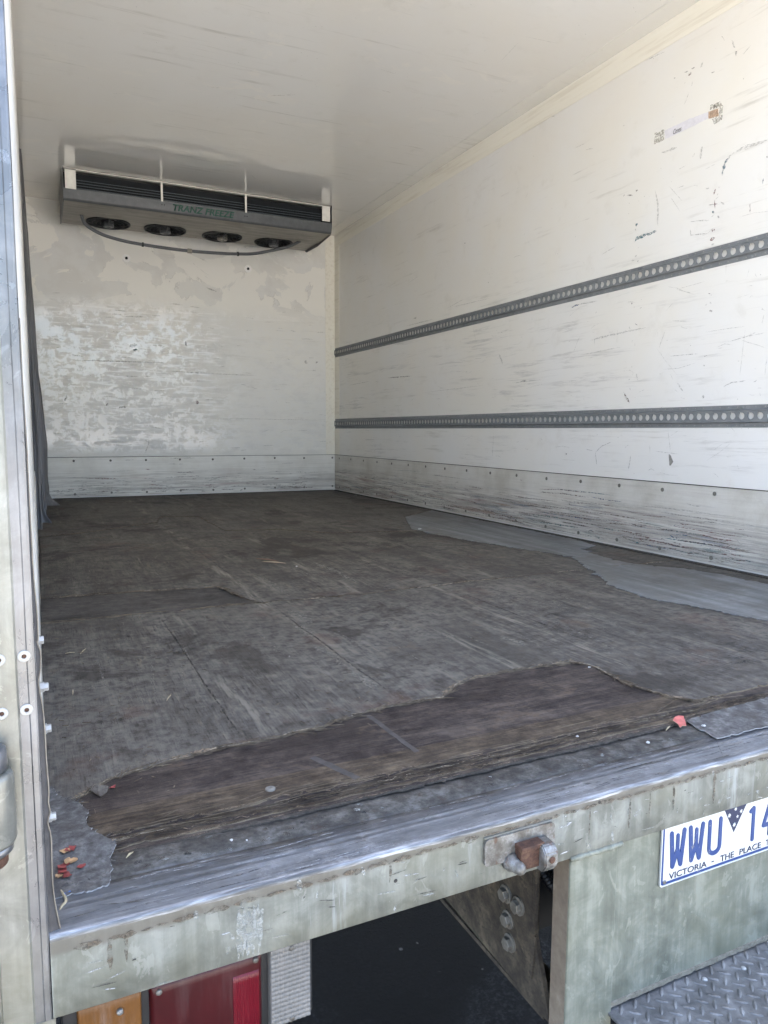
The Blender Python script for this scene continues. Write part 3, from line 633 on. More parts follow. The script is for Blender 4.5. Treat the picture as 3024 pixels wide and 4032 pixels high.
for x0, ya, yb in ((.62, .44, 1.28), (1.22, .55, 1.25), (.30, .40, 1.25), (1.22, 1.36, 2.4), (.62, 1.7, 2.4), (.93, 3.8, 4.9), (1.5, 3.2, 4.9), (1.9, 3.6, 4.9)):
    n_ = 9; ribbon(bm, [(x0 + .004 * fr(k, x0), ya + (yb - ya) * k / n_) for k in range(n_ + 1)], .0042, pf[lvl(x0, ya)], 1, int(x0 * 100))
for x0, y0, y1, w in ((.602, .50, .62, .02), (.598, .66, .84, .022), (.612, .9, 1.06, .028), (.65, 1.02, 1.2, .03), (.70, 1.4, 1.75, .024), (.98, 1.45, 1.9, .02), (1.05, .62, .70, .02), (.93, .75, .80, .024), (.84, .92, .97, .03)):
    ribbon(bm, [(x0, y0), (x0 + .008, (y0 + y1) / 2), (x0 - .004, y1)], w, pf[0], 0, int(y0 * 77))
setp(bm_obj('scrapes', bm, [M_SCRAPE, M_CHECK], floor), kind='stuff')
# bare pale wood along the broken lips of the veneer and of the plies, with painted edge shade on the floor skin
M_LIPW = scuff('raw_wood_lip', (.36, .30, .22), 1.0); M_LIPB = scuff('raw_wood_lip_brown', (.21, .155, .105), .95)
bm = bmesh.new()
def lipline(P, z, w, mi, off, seed, gap=.15):
    run = []
    for i, (x, y) in enumerate(P):
        if fr(i * .11, seed) < -.5 + gap or x < .004 or x > W - .01:
            if len(run) > 4: ribbon(bm, run, w, lambda a, b: Vector((a, b, z + (DZ if z > -.003 else 0))), mi, seed + i)
            run = []; continue
        run.append((x, y + off))
    if len(run) > 4: ribbon(bm, run, w, lambda a, b: Vector((a, b, z + (DZ if z > -.003 else 0))), mi, seed)
lipline(tear1, -.0009, .0034, 0, .0012, 3, .25); lipline(tear1, -.0008, .010, 1, .006, 13, .5)
lipline(stripb, -.0011, .010, 0, .004, 4); lipline(stripf, -.0009, .006, 1, -.003, 5, .4); lipline(seam, -.0008, .008, 0, .0, 6, .25); lipline(skl, .0013, .006, 1, .003, 8, .3); lipline(skl, -.0009, .012, 2, -.008, 9, .1); lipline(skr, .0019, .007, 3, .004, 10, .3); lipline(skr, -.0009, .006, 2, -.004, 11, .0); lipline(b2, -.0008, .007, 2, .0, 12, .1); lipline(seam, -.0007, .003, 2, -.004, 14, .2)  # dark lines along the skin edges paint their shadow, the pale rim a highlight
for k, P in enumerate(plies):
    lipline(P[:-2], -.0157 + .0019 * k + .0003, .0018, 1 if k != 3 else 0, .0012, 30 + k, .2)
setp(bm_obj('lips_and_edge_shade', bm, [M_LIPW, M_LIPB, M_CHECK, scuff('skin_rim_highlight', (.34, .34, .335), .9)], floor), kind='stuff')
# splinters along the tears: thin raised slivers of bare wood
def slivers(name, paths, n, z, mat, parent, spread=.006, lmin=.008, lmax=.035, along=.12, wid=.0016):
    bm = bmesh.new()
    for k in range(n):
        P = random.choice(paths); i = random.randrange(len(P) - 1); x, y = P[i]; dx, dy = P[i + 1][0] - x, P[i + 1][1] - y
        a = math.atan2(dy, dx) + random.gauss(0, along); ln = random.uniform(lmin, lmax); w = random.uniform(.4, 1.0) * wid
        x += random.gauss(0, spread); y += random.gauss(0, spread); ux, uy = math.cos(a), math.sin(a); zz = z + random.uniform(0, .0025); lift = random.uniform(0, .0022)
        q = [(x, y, zz), (x + ux * ln * .5 - uy * w, y + uy * ln * .5 + ux * w, zz + lift * .5), (x + ux * ln, y + uy * ln, zz + lift), (x + ux * ln * .5 + uy * w, y + uy * ln * .5 - ux * w, zz + lift * .5)]
        prism(bm, q, (0, 0, -.0009))
    return setp(bm_obj(name, bm, mat, parent), kind='stuff')
slivers('splinters', [tear1], 420, -.0052, M_RAW, floor, .0030, .008, .04, .12, .0014)
slivers('splinters', [stripb, stripf, seam], 190, -.0030, M_RAW, floor, .004, .015, .06, .12, .0028)
slivers('splinters', [torn([(.08, .155), (.6, .152), (1.2, .165), (1.6, .18)], .02, .004, 9, 3)], 170, -.0105, M_EDGE, floor, .006, .02, .10, .03, .0009)
slivers('splinters', [torn([(.1, .17), (.6, .168), (1.2, .18)], .02, .004, 9, 3)], 60, -.0062, M_RAW, floor, .010, .02, .10, .03, .0008)
# dark fillets in the angle between floor and wall, and dirt against the broken edge
bm = bmesh.new(); prism(bm, [(x, y, .0035) for x, y in torn([(W - .002, .2), (W - .002, L - .004)], .5, 0)] + [(x, y, .001) for x, y in torn([(W - .016, L - .004), (W - .018, .2)], .03, .006, 5, 31)], (0, 0, -.004))
bm_obj('dark_fillet', bm, M_DIRT, floor)
bm = bmesh.new(); prism(bm, [(x, y, .0032) for x, y in torn([(.002, L - .014), (W - .02, L - .014)], .04, .004, 5, 32)] + [(W - .02, L - .004, .004), (.002, L - .004, .004)], (0, 0, -.004))
bm_obj('dark_fillet', bm, M_DIRT, floor)
bm = bmesh.new(); prism(bm, [(x, y, -.0160) for x, y in torn([(.075, .130), (.4, .128), (.9, .131), (1.3, .143), (1.9, .145)], .005, .004, 16, 33)] + [(1.9, .16, -.0160), (.075, .15, -.0160)], (0, 0, -.002))
bm_obj('dirt_line', bm, M_DIRT, floor)
# countersunk bolt left in the stripped strip
lathe_obj('bolt_head', (.293, .194, -.0066), (0, 0, 1), [(.0075, -.001), (.0075, .0022), (.0055, .0034), (.003, .0034), (.003, .0022)], M_RIV, floor, 12)
# grey skin remnants at the two front corners
def bent(name, outline, zf, t, mat, cuts):
    bm = bmesh.new(); prism(bm, [(x, y, 0) for x, y in outline], (0, 0, -t), 0, 1)
    for y in cuts: bmesh.ops.bisect_plane(bm, geom=bm.verts[:] + bm.edges[:] + bm.faces[:], plane_co=(0, y, 0), plane_no=(0, 1, 0))
    for v in bm.verts: v.co.z += zf(v.co.x, v.co.y)
    return bm_obj(name, bm, mat, floor)
def step(y, a, b, z0, z1): t = min(max((y - a) / (b - a), 0), 1); t = t * t * (3 - 2 * t); return z0 + (z1 - z0) * t
n = NT('skin_remnant', .75, 0, .3); f = n.noise(55, detail=9, rough=.75); f2 = n.noise(14, detail=5)
n.col(n.mix(n.mul(n.rng(f2, .5, .62), .6), n.ramp(f, (.38, (.060, .055, .051)), (.51, (.110, .104, .099)), (.64, (.19, .183, .177))), (.065, .056, .046))); n.bump(f, .8, .002); M_REM = n.m
CP = torn([(.008, .325), (.012, .305), (.021, .287), (.028, .276), (.039, .263), (.045, .243), (.05, .229), (.047, .212), (.047, .197), (.051, .177), (.06, .162), (.067, .152), (.076, .139), (.07, .125), (.066, .119), (.07, .104), (.066, .082), (.063, .067), (.035, .064), (.014, .066)], .0025, .0022, 40, 40)
M_FRAY = plain('skin_frayed_edge', (.30, .29, .28), .7, 0, .3, 120)
bent('skin_remnant', CP + [(.003, .066), (.002, .33)], lambda x, y: step(y, .10, .165, -.0128, -.0016) + .0012 * fr(x * 30 + y * 20, 3), .0018, [M_REM, M_FRAY], [.08, .1, .115, .13, .145, .16, .175, .2, .23])
RP = torn([(1.31, .155), (1.214, .150), (1.15, .148), (1.066, .139), (1.056, .10), (1.052, .060), (1.071, .059), (1.179, .060), (1.30, .058), (1.6, .062), (1.75, .07)], .006, .003, 18, 41)
bent('skin_remnant', RP + [(1.76, .158)], lambda x, y: step(y, .12, .16, -.0148, -.0125), .0020, [M_REM, M_FRAY], [.08, .1, .12, .135, .15])
slivers('frayed_fibres', [CP[8:]], 50, -.001, M_REM, floor, .0010, .003, .007, 1.0, .0006)
# paler worn strips of old tape and filler on the stripped boards
n = NT('old_tape', .8); n.col(n.ramp(n.noise(60, detail=7), (.35, (.050, .043, .039)), (.65, (.080, .070, .062)))); M_TAPE = n.m
for a, b, w in (((.384, .268), (.422, .172), .012), ((.536, .39), (.545, .215), .010)):
    d = Vector((b[0] - a[0], b[1] - a[1], 0)).normalized(); nn = Vector((-d.y, d.x, 0)) * w * .5
    A = [Vector((*a, 0)) + nn, Vector((*b, 0)) + nn]; B = [Vector((*b, 0)) - nn, Vector((*a, 0)) - nn]
    q = torn([(v.x, v.y) for v in A], .006, .0012, 30, 5) + torn([(v.x, v.y) for v in B], .006, .0012, 30, 6)
    prism_obj('tape_strip', [(x, y, -.0061) for x, y in q], (0, 0, -.0006), M_TAPE, floor)
# lifted flap of veneer at the left end of the tear
prism_obj('veneer_flap', [(x, y, z) for (x, y), z in zip(((.056, .292), (.062, .299), (.068, .305), (.081, .295), (.080, .288), (.078, .282), (.069, .273)), (-.001, -.001, -.001, -.002, -.003, -.0045, -.005))], (0, 0, -.0012), [M_PLY, M_RAW], floor)

# ================================================================ rear frame: sill, posts, column, panel
frame = thing('rear_frame', (0, 0, -.107), 'weathered galvanised rear door frame of the cargo box with dented sill', 'door frame')
def sag(x):
    pts = [(-.1, .004), (0, .0038), (.12, .0018), (.3, -.0012), (.5, -.0025), (.8, -.0016), (1.3, -.0018), (2.5, -.001)]
    for (a, va), (b, vb) in zip(pts, pts[1:]):
        if a <= x <= b: return va + (vb - va) * (x - a) / (b - a)
    return 0
PRO = [(.05, -.1070, 0), (.0012, -.1070, 0), (.0, -.1058, 0), (.0, -.070, 0), (.0, -.037, 0), (.0004, -.030, 1), (.0002, -.0245, 1), (.0012, -.0205, 1), (.0035, -.0182, 1), (.0065, -.0174, 2), (.0385, -.0176, 2), (.0400, -.0168, 2), (.0420, -.0168, 2), (.0435, -.0176, 2), (.0520, -.0176, 2), (.0530, -.0170, 2), (.0545, -.0176, 2), (.0780, -.0178, 2), (.0788, -.0200, 2), (.0806, -.0200, 2), (.0814, -.0174, 2), (.170, -.0186, 2), (.170, -.05, 2)]
bm = bmesh.new(); NX = 220; rows = []
for i in range(NX + 1):
    x = -.002 + (W + .002) * i / NX; r = []
    for y, z, m in PRO:
        dz = sag(x) * (1 if z > -.04 else 0); j = (.0007 * fr(x * 16, 3) + .0004 * fr(x * 60, 4)) if m == 1 else .0003 * fr(x * 9, 6)
        r.append(bm.verts.new((x, y + (j if z > -.1 else 0), z + dz + (j * .7 if z > -.1 else 0))))
    rows.append(r)
for a, b in zip(rows, rows[1:]):
    for k in range(len(PRO) - 1):
        f = bm.faces.new((a[k], b[k], b[k + 1], a[k + 1])); mm = PRO[k][2]; f.material_index = 0 if k < 6 else (1 if k < 8 else 2); f.smooth = True
sill = bm_obj('sill', bm, [M_GALV, M_LIP, M_SILL], frame, True)
# scratches worn into the sill top, chips and runs on its face
M_SCL = scuff('scratch_bright', (.36, .37, .385), .9); M_SCD = scuff('scratch_dark', (.035, .033, .031), .85); M_SCB = scuff('stain_brown', (.085, .062, .042), .6); M_SCP = scuff('chalk_pale', (.30, .31, .295), .7)
bm = bmesh.new(); ps = lambda x, y: Vector((x, y, -.0164 + sag(x)))
for i in range(330):
    x, y = random.uniform(.01, 1.6), random.choice((random.uniform(.008, .038), random.uniform(.044, .076), random.uniform(.008, .076))); ln = random.choice((.015, .03, .06, .14)) * random.uniform(.6, 1.4); a = random.gauss(0, .05) if random.random() < .8 else random.gauss(0, .5)
    ex, ey = x + ln * math.cos(a), y + ln * math.sin(a)
    if not .007 < ey < .077: continue
    ribbon(bm, [(x, y), (ex, ey)], random.uniform(.0005, .0016), ps, random.choice((0, 0, 1, 1, 2)), i)
for i in range(60):
    x, y = random.uniform(.08, 1.5), random.uniform(.084, .125); r_ = random.uniform(.004, .014)
    ribbon(bm, [(x, y), (x + r_, y + random.gauss(0, .002))], random.uniform(.003, .007), ps, random.choice((1, 2, 2, 3)), i + 70)
pfc = lambda x, z: Vector((x, -.0009, z))
for i in range(150):
    x, z = random.uniform(.01, 1.6), random.uniform(-.104, -.036); v = random.random()
    if v < .35: ribbon(bm, [(x, z), (x + random.gauss(0, .004), z + random.uniform(.004, .02))], random.uniform(.0015, .006), pfc, 3, i)
    elif v < .88: ribbon(bm, [(x, z), (x + random.uniform(.004, .03), z + random.gauss(0, .003))], random.uniform(.0008, .002), pfc, random.choice((0, 1, 3)), i)
    else: ribbon(bm, [(x, -.034), (x + .001, -.045), (x, -.05 - random.uniform(0, .04))], random.uniform(.002, .006), pfc, 2, i)
for k in range(5): ribbon(bm, [(.196 + .006 * k, -.040), (.197 + .006 * k, -.07), (.195 + .006 * k, -.104)], .0062, pfc, 3, 500 + k)
for k in range(46): ribbon(bm, [(.02 + .034 * k, -.0335 + .001 * fr(k, 2)), (.05 + .034 * k, -.0335 + .001 * fr(k + 1, 2))], random.uniform(.003, .008), pfc, 2, 600 + k)
setp(bm_obj('sill_wear', bm, [M_SCL, M_SCD, M_SCB, M_SCP], frame), kind='stuff')
# small holes drilled through the sill face
for x, z in ((.735, -.031), (.40, -.062)):
    lathe_obj('drilled_hole', (x, -.0004, z), (0, 1, 0), [(.0026, 0), (.0026, .001), (.001, .001)], M_BLACK, frame, 10)
# left post: main face, stepped flange, inner return
def post_profile(pts, z0, z1, name, mats, parent, nz=60, seed=1):
    bm = bmesh.new(); rows = []
    for i in range(nz + 1):
        z = z0 + (z1 - z0) * i / nz
        rows.append([bm.verts.new((x + .0005 * fr(z * 6, seed), y + .0004 * fr(z * 7 + x * 40, seed + 1), z)) for x, y, m in pts])
    for a, b in zip(rows, rows[1:]):
        for k in range(len(pts) - 1):
            f = bm.faces.new((a[k], a[k + 1], b[k + 1], b[k])); f.material_index = pts[k][2]; f.smooth = False
    return bm_obj(name, bm, mats, parent)
LP = [(-.11, .09, 0), (-.11, .004, 0), (-.108, .0, 0), (-.0515, .0, 0), (-.0505, .0022, 0), (-.0490, .0022, 0), (-.0480, .0, 0), (-.0205, .0, 0), (-.0185, .0018, 1), (-.0105, .0018, 1), (-.0092, .0006, 1), (-.0045, .0006, 1), (-.0028, .0016, 1), (-.0020, .0042, 1), (-.0020, .0080, 1), (-.0030, .09, 1)]
lpost = post_profile(LP, -.107, H + .1, 'corner_post', [M_POST, M_FLANGE], frame, 80, 2)
box_obj('post_foot', (-.11, .0006, -.16), (.0, .05, -.107), M_POST, frame)
wsrc = lathe_obj('washer_rivet', (0, 0, 0), (0, -1, 0), [(.0060, -.003), (.0060, .0008), (.0052, .0014), (.0024, .0014), (.0020, -.0004)], M_CHALK, lpost, 18, origin=(0, 0, 0))
wc = lathe_obj('rivet_core', (0, 0, 0), (0, -1, 0), [(.0022, -.002), (.0022, .0002), (.0010, .0006)], M_RUST, wsrc, 10, origin=(0, 0, 0))
spots = [(-.0124, z) for z in (.288, .233)] + [(-.0345, z) for z in (.287, .233)] + [(-.0124, z) for z in (.56,)]
for i, (x, z) in enumerate(spots[:4]):
    p = Vector((x, .0012 if x > -.02 else 0.0, z))
    if i == 0: wsrc.location = p - wloc(lpost); wc.location = (0, 0, 0)
    else:
        o = copy_part(wsrc, p, lpost); c2 = wc.copy(); COL.objects.link(c2); c2.parent = o; c2.location = (0, 0, 0)
RP_ = [(W + .002, .09, 0), (W + .002, .006, 0), (W + .003, .001, 0), (W + .11, .001, 0), (W + .11, .09, 0)]
post_profile(RP_, -.107, H + .1, 'corner_post', [M_POST], frame, 30, 6)
box_obj('header', (-.0015, .001, H - .03), (W + .0015, .085, H + .1), M_POST, frame, .003)
# hinge knuckle on the post
hg = bmesh.new(); lathe(hg, (-.0475, -.013, 0), (0, 0, 1), [(.0195, .108), (.0215, .112), (.0215, .176), (.0195, .180)], 24)
hinge = bm_obj('door_hinge', hg, M_POST, frame, True)
lathe_obj('hinge_ring', (-.052, -.013, 0), (0, 0, 1), [(.0170, .181), (.0205, .183), (.0212, .190), (.0205, .203), (.0160, .206), (.0100, .206)], M_FLANGE, hinge, 24, True)
lathe_obj('hinge_pin', (-.052, -.013, 0), (0, 0, 1), [(.0105, .190), (.0105, .2068), (.0080, .2085)], M_RUST, hinge, 16)
lathe_obj('hinge_ring', (-.050, -.013, 0), (0, 0, 1), [(.0180, .0985), (.0205, .101), (.0205, .1065), (.0190, .1075)], M_FLANGE, hinge, 24, True)
lathe_obj('hinge_pin', (-.050, -.013, 0), (0, 0, 1), [(.0140, .086), (.0155, .088), (.0155, .0975)], M_RUST, hinge, 16)
# door seal along the jamb
BEAD = [(-.004, 2.2), (-.003, 1.5), (-.003, .676), (-.002, .617), (-.002, .557), (-.001, .496), (-.001, .434), (-.0005, .365), (.0008, .332), (.0010, .303), (-.0002, .298), (.0026, .287), (.0012, .269), (-.0006, .258), (.0002, .246), (.0020, .229), (.0029, .207), (.0031, .172), (.0040, .142), (.0031, .128), (.0041, .117), (.0016, .106), (.0040, .089), (.0033, .049), (.0044, .021), (.0088, -.0150)]
path = smooth_path([(x, .0105, z) for x, z in BEAD], 5)
seal = thing('door_seal', (0, .008, -.017), 'wavy brown edged rubber door seal hanging along the left post', 'door seal')
bm = bmesh.new(); pv = None
for p in path:
    v = [bm.verts.new((-.0022, .0070, p.z)), bm.verts.new((p.x, p.y, p.z)), bm.verts.new((p.x - .0002, p.y + .0016, p.z)), bm.verts.new((-.0022, .0105, p.z))]
    if pv:
        for k in range(3): bm.faces.new((pv[k], pv[k + 1], v[k + 1], v[k]))
    pv = v
bm_obj('flap', bm, M_RUBBER, seal, True)
bm = bmesh.new(); tube(bm, [p + Vector((0, -.0004, 0)) for p in path], .0007, 8); bm_obj('bead', bm, M_BEAD, seal, True)
hx = None
for i, (x, z) in enumerate(((.0024, .296), (.0048, .246), (.0056, .201), (.0062, .104))):
    p = Vector((x, .026, z))
    if hx is None: hx = lathe_obj('bolt', (0, 0, 0), (1, 0, 0), [(.0055, -.008), (.0055, -.0008), (.0043, -.0004), (.0043, .0030), (.0034, .0036)], M_STEEL, seal, 6, origin=(0, 0, 0)); hx.location = p - wloc(seal)
    else: copy_part(hx, p, seal)
# column, panel and weld under the sill
box_obj('column', (.6875, .0028, -.62), (.7787, .040, -.1075), [M_PANEL], frame, .0022)
box_obj('column_side', (.6871, .006, -.62), (.6879, .0395, -.1085), M_DUST, frame)
box_obj('panel', (.7787, .0066, -.3725), (1.9, .011, -.1072), M_PANEL, frame)
bm = bmesh.new(); wp = [Vector((.684 + .0985 * i / 40, -.0002 + .0006 * fr(i * .6, 2), -.1078 + .0009 * fr(i * .35, 4))) for i in range(41)]
tube(bm, wp, [.0038 + .0008 * fr(i * .9, 8) for i in range(41)], 8); bm_obj('weld_bead', bm, M_PANEL, frame, True)
bm = bmesh.new(); prism(bm, [(.7787, .004, z) for z in (-.3725,)] + [(1.9, .004, -.3725)] + [(x, .0042, z) for x, z in torn([(1.9, -.380), (.7787, -.380)], .005, .0016, 30, 12)], (0, .006, 0)); bm_obj('sealant_bead', bm, M_SEAL, frame)
box_obj('underside', (.0, .17, -.107), (W, L, -.0305), M_CHAS, frame)
for k in range(5): box_obj('cross_member', (.0, .55 + .9 * k, -.17), (W, .60 + .9 * k, -.1072), M_CHAS, frame)

# door keeper on the sill: plate, bullet, rusty bracket, claw
lk_ = thing('latch_keeper', (.59, 0, -.08), 'cast door latch keeper with bullet pin and rusty claw welded to the sill', 'latch')
def rrect(x0, x1, z0, z1, r, n=5):
    out = []
    for cx, cz, a0 in ((x1 - r, z1 - r, 0), (x0 + r, z1 - r, 90), (x0 + r, z0 + r, 180), (x1 - r, z0 + r, 270)):
        out += [(cx + r * math.cos(R(a0 + 90 * k / n)), cz + r * math.sin(R(a0 + 90 * k / n))) for k in range(n + 1)]
    return out
bm = bmesh.new(); prism(bm, [(x, -.0050, z) for x, z in rrect(.5325, .650, -.0775, -.0385, .007)], (0, .0051, 0))
es = [e for e in bm.edges if all(abs(v.co.y + .005) < 1e-5 for v in e.verts) and len({f.normal.y > -.9 for f in e.link_faces}) > 1]
plate_o = bm_obj('base_plate', bm, M_CAST, lk_)
bm = bmesh.new(); tube(bm, [Vector((.533 + .115 * i / 20, -.0006, -.0383 + .0004 * fr(i, 3))) for i in range(21)], .0022, 6); bm_obj('weld_bead', bm, M_GALV, lk_, True)
lathe_obj('bullet_pin', (.576, -.004, -.080), (.12, -1, -.05), [(.0130, -.004), (.0125, .004), (.0095, .008), (.0092, .016), (.0080, .0215), (.0052, .0250), (.0020, .0262)], M_CAST, lk_, 20, True)
bm = bmesh.new(); box(bm, (.581, -.022, -.0610), (.6205, -.004, -.0535), .0015); box(bm, (.5815, -.020, -.0875), (.6200, -.0045, -.0605), .0015)
bm_obj('rusty_bracket', bm, M_RUST, lk_)
bm = bmesh.new(); prism(bm, [(.612, -.006, -.054), (.612, -.026, -.055), (.612, -.034, -.064), (.612, -.034, -.082), (.612, -.026, -.0935), (.612, -.016, -.0945), (.612, -.0045, -.088)], (.022, 0, 0))
bmesh.ops.bevel(bm, geom=[e for e in bm.edges if len(e.link_faces) == 2 and e.calc_face_angle(0) > .3], offset=.0018, segments=2, affect='EDGES')
bm_obj('claw', bm, M_CAST, lk_)
lathe_obj('claw_pin', (.623, -.0335, -.073), (0, -1, 0), [(.0050, 0), (.0048, .002), (.0030, .0026)], M_RUST, lk_, 12)

# ---------------------------------------------------------------- number plate
plate = thing('number_plate', (1.031, .003, -.204), 'white Victoria number plate with blue letters on the rear panel', 'number plate')
PY = .0030
bm = bmesh.new(); prism(bm, [(x, PY, z) for x, z in rrect(.868, 1.194, -.205, -.1066, .006)], (0, .0018, 0)); bm_obj('plate', bm, M_PWHITE, plate)
def rim(name, o, w, y0, y1, mat):
    a = rrect(.868 + o, 1.194 - o, -.205 + o, -.100, .005); b = rrect(.868 + o + w, 1.194 - o - w, -.205 + o + w, -.100 - w, .004)
    bm = bmesh.new(); A = [bm.verts.new((x, y0, min(z, -.1068))) for x, z in a]; B = [bm.verts.new((x, y0, min(z, -.1068))) for x, z in b]; A2 = [bm.verts.new((x, y1, min(z, -.1068))) for x, z in a]; B2 = [bm.verts.new((x, y1, min(z, -.1068))) for x, z in b]
    for i in range(len(a)):
        j = (i + 1) % len(a)
        if a[i][1] > -.107 and a[j][1] > -.107: continue
        bm.faces.new((A[i], A[j], B[j], B[i])); bm.faces.new((A2[j], A2[i], A[i], A[j])); bm.faces.new((B[i], B[j], B2[j], B2[i]))
    return bm_obj(name, bm, mat, plate)
rim('rim', .0, .0016, PY - .0012, PY + .0005, M_PWHITE)
rim('blue_border', .0022, .0042, PY - .0004, PY + .0005, M_PBLUE)
def glyph(ch, x0, x1, z0, z1, mat, bold, d=.0011, name='letter'): return text_obj(name, ch, x0, x1, z0, z1, PY - .0001, mat, plate, 0, bold, d)
def bar_letter(segs, name='letter'):
    """pressed letters drawn as thick strokes, round ended"""
    bm = bmesh.new()
    for i, (pts, w) in enumerate(segs):
        y = PY - .0011 - .00006 * i
        for (xa, za), (xb, zb) in zip(pts, pts[1:]):
            y -= .00003
            d = Vector((xb - xa, 0, zb - za)); l = d.length; d.normalize(); nn = Vector((-d.z, 0, d.x)) * w * .5
            a, b = Vector((xa, y, za)), Vector((xb, y, zb)); cap = []
            for k in range(7): t = R(90 - 30 * k); cap.append(b + (nn.normalized() * math.sin(t) + d * math.cos(t)) * w * .5)
            for k in range(7): t = R(-90 - 30 * k + 0); cap.append(a + (nn.normalized() * math.sin(t) + d * math.cos(t)) * w * .5)
            prism(bm, [tuple(p) for p in cap], (0, .0012, 0))
    return bm_obj(name, bm, M_PBLUE, plate)
zt, zb, sw = -.1195, -.1755, .0074
for x0 in (.8862, .9275):
    w_ = .0335; bar_letter([([(x0 + .003, zt), (x0 + .0075, zb), (x0 + w_ / 2, zt - .030)], sw * 1.1), ([(x0 + w_ / 2, zt - .030), (x0 + w_ - .0085, zb), (x0 + w_ - .003, zt)], sw * 1.1), ([(x0 + w_ / 2, zt - .006), (x0 + w_ / 2 + .0001, zt - .034)], sw * .95)])
u0, u1 = .9745, .9990
arc = [((u0 + u1) / 2 + (u1 - u0) / 2 * math.cos(R(180 + 18 * k)), -.1655 + .011 * math.sin(R(180 + 18 * k))) for k in range(11)]
bar_letter([([(u0, zt)] + arc + [(u1, zt)], sw)])
bar_letter([([(1.0715, zt - .0045), (1.0785, zt), (1.0785, zb)], sw)])
bar_letter([([(1.118, zt), (1.105, -.157), (1.1275, -.157)], sw), ([(1.1205, -.140), (1.1205, zb)], sw)])
prism_obj('badge', [(1.007, PY - .0003, -.1069), (1.0605, PY - .0003, -.1069), (1.0322, PY - .0003, -.152)], (0, .0006, 0), M_PNAVY, plate)
def star(x, z, r, n):
    pts = [(x + (r if k % 2 == 0 else r * .45) * math.sin(math.pi * k / n), PY - .0006, z + (r if k % 2 == 0 else r * .45) * math.cos(math.pi * k / n)) for k in range(2 * n)]
    prism_obj('star', pts, (0, .0005, 0), M_PWHITE, plate)
for x, z, r, k in ((1.0335, -.1112, .0036, 7), (1.0472, -.1180, .0040, 7), (1.0192, -.1195, .0044, 7), (1.0388, -.1255, .0031, 5), (1.0322, -.1385, .0044, 7)): star(x, z, r, k)
for s_, a, b in (('VICTORIA', .8875, .972), ('-', .983, .989), ('THE', 1.0035, 1.036), ('PLACE', 1.0495, 1.1025), ('TO', 1.1145, 1.134), ('BE', 1.146, 1.166)):
    if s_ == '-': prism_obj('slogan', [(a, PY - .0004, -.1925), (b, PY - .0004, -.1925), (b, PY - .0004, -.1908), (a, PY - .0004, -.1908)], (0, .0005, 0), M_PNAVY, plate)
    else: text_obj('slogan', s_, a, b, -.1968, -.1862, PY - .0001, M_PNAVY, plate, 0, .012, .0004)
bm = bmesh.new(); pp = lambda x, z: Vector((x, PY - .0016, z))
for i in range(26):
    x, z = random.uniform(.875, 1.15), random.uniform(-.198, -.112); a = random.uniform(0, 3.14); ln = random.uniform(.002, .009)
    ribbon(bm, [(x, z), (x + ln * math.cos(a), z + ln * math.sin(a))], random.uniform(.0006, .0016), pp, random.choice((0, 1)), i)
setp(bm_obj('scuff_marks', bm, [SC['g'], SC['d']], plate), kind='stuff')
lathe_obj('rivet', (.8785, PY, -.1982), (0, -1, 0), [(.0036, -.001), (.0036, .0006), (.0026, .0016), (.0014, .0016), (.0011, .0006)], M_CAST, plate, 12)

# ---------------------------------------------------------------- tail lamp cluster under the sill
lamp = thing('tail_lamp', (.15, .02, -.108), 'tail lamp cluster with amber, red and clear lenses under the sill', 'tail lamp')
box_obj('housing', (.004, .0215, -.2225), (.2945, .075, -.1085), M_BLACK, lamp, .003)
def lens_obj(name, x0, x1, z0, z1, yf, mat, amp, pitch, pz=None, nx=40, nz=70, parent=lamp):
    """lens with moulded ribs, its sides running back into the housing"""
    bm = bmesh.new(); g = []
    for j in range(nz + 1):
        z = z0 + (z1 - z0) * j / nz; row = []
        for i in range(nx + 1):
            x = x0 + (x1 - x0) * i / nx; e = min(i, nx - i, j, nz - j)
            h = amp * (abs(math.sin(math.pi * (x - x0) / pitch)) + (abs(math.sin(math.pi * (z - z0) / pz)) if pz else 0)) if e > 1 else 0
            row.append(bm.verts.new((x, yf - h + (.010 if e == 0 else (.0015 if e == 1 else 0)), z)))
        g.append(row)
    for a, b in zip(g, g[1:]):
        for i in range(nx): bm.faces.new((a[i], a[i + 1], b[i + 1], b[i]))
    return bm_obj(name, bm, mat, parent, True)
lens_obj('amber_lens', .0205, .0885, -.2185, -.109, .0130, M_AMBER, .0003, .004, None, 60, 20)
lens_obj('red_lens', .0965, .2275, -.2185, -.109, .0110, M_RED, .00012, .005, None, 60, 20)
lens_obj('red_reflector', .1900, .2225, -.2160, -.128, .0096, M_REDR, .0006, .0022, None, 90, 20)
lens_obj('clear_lens', .2360, .2885, -.2170, -.109, .0110, M_CLEAR, .0007, .0058, .0060, 81, 160)
ss = None
for x, z in ((.0645, -.131), (.1065, -.122), (.2185, -.1195), (.2635, -.1185), (.2635, -.2115)):
    p = Vector((x, .0105, z))
    if ss is None:
        ss = lathe_obj('screw', (0, 0, 0), (0, -1, 0), [(.0036, -.004), (.0036, .0006), (.0026, .0016), (.0010, .0018)], M_CAST, lamp, 12, True, origin=(0, 0, 0)); ss.location = p - wloc(lamp)
    else: copy_part(ss, p, lamp)

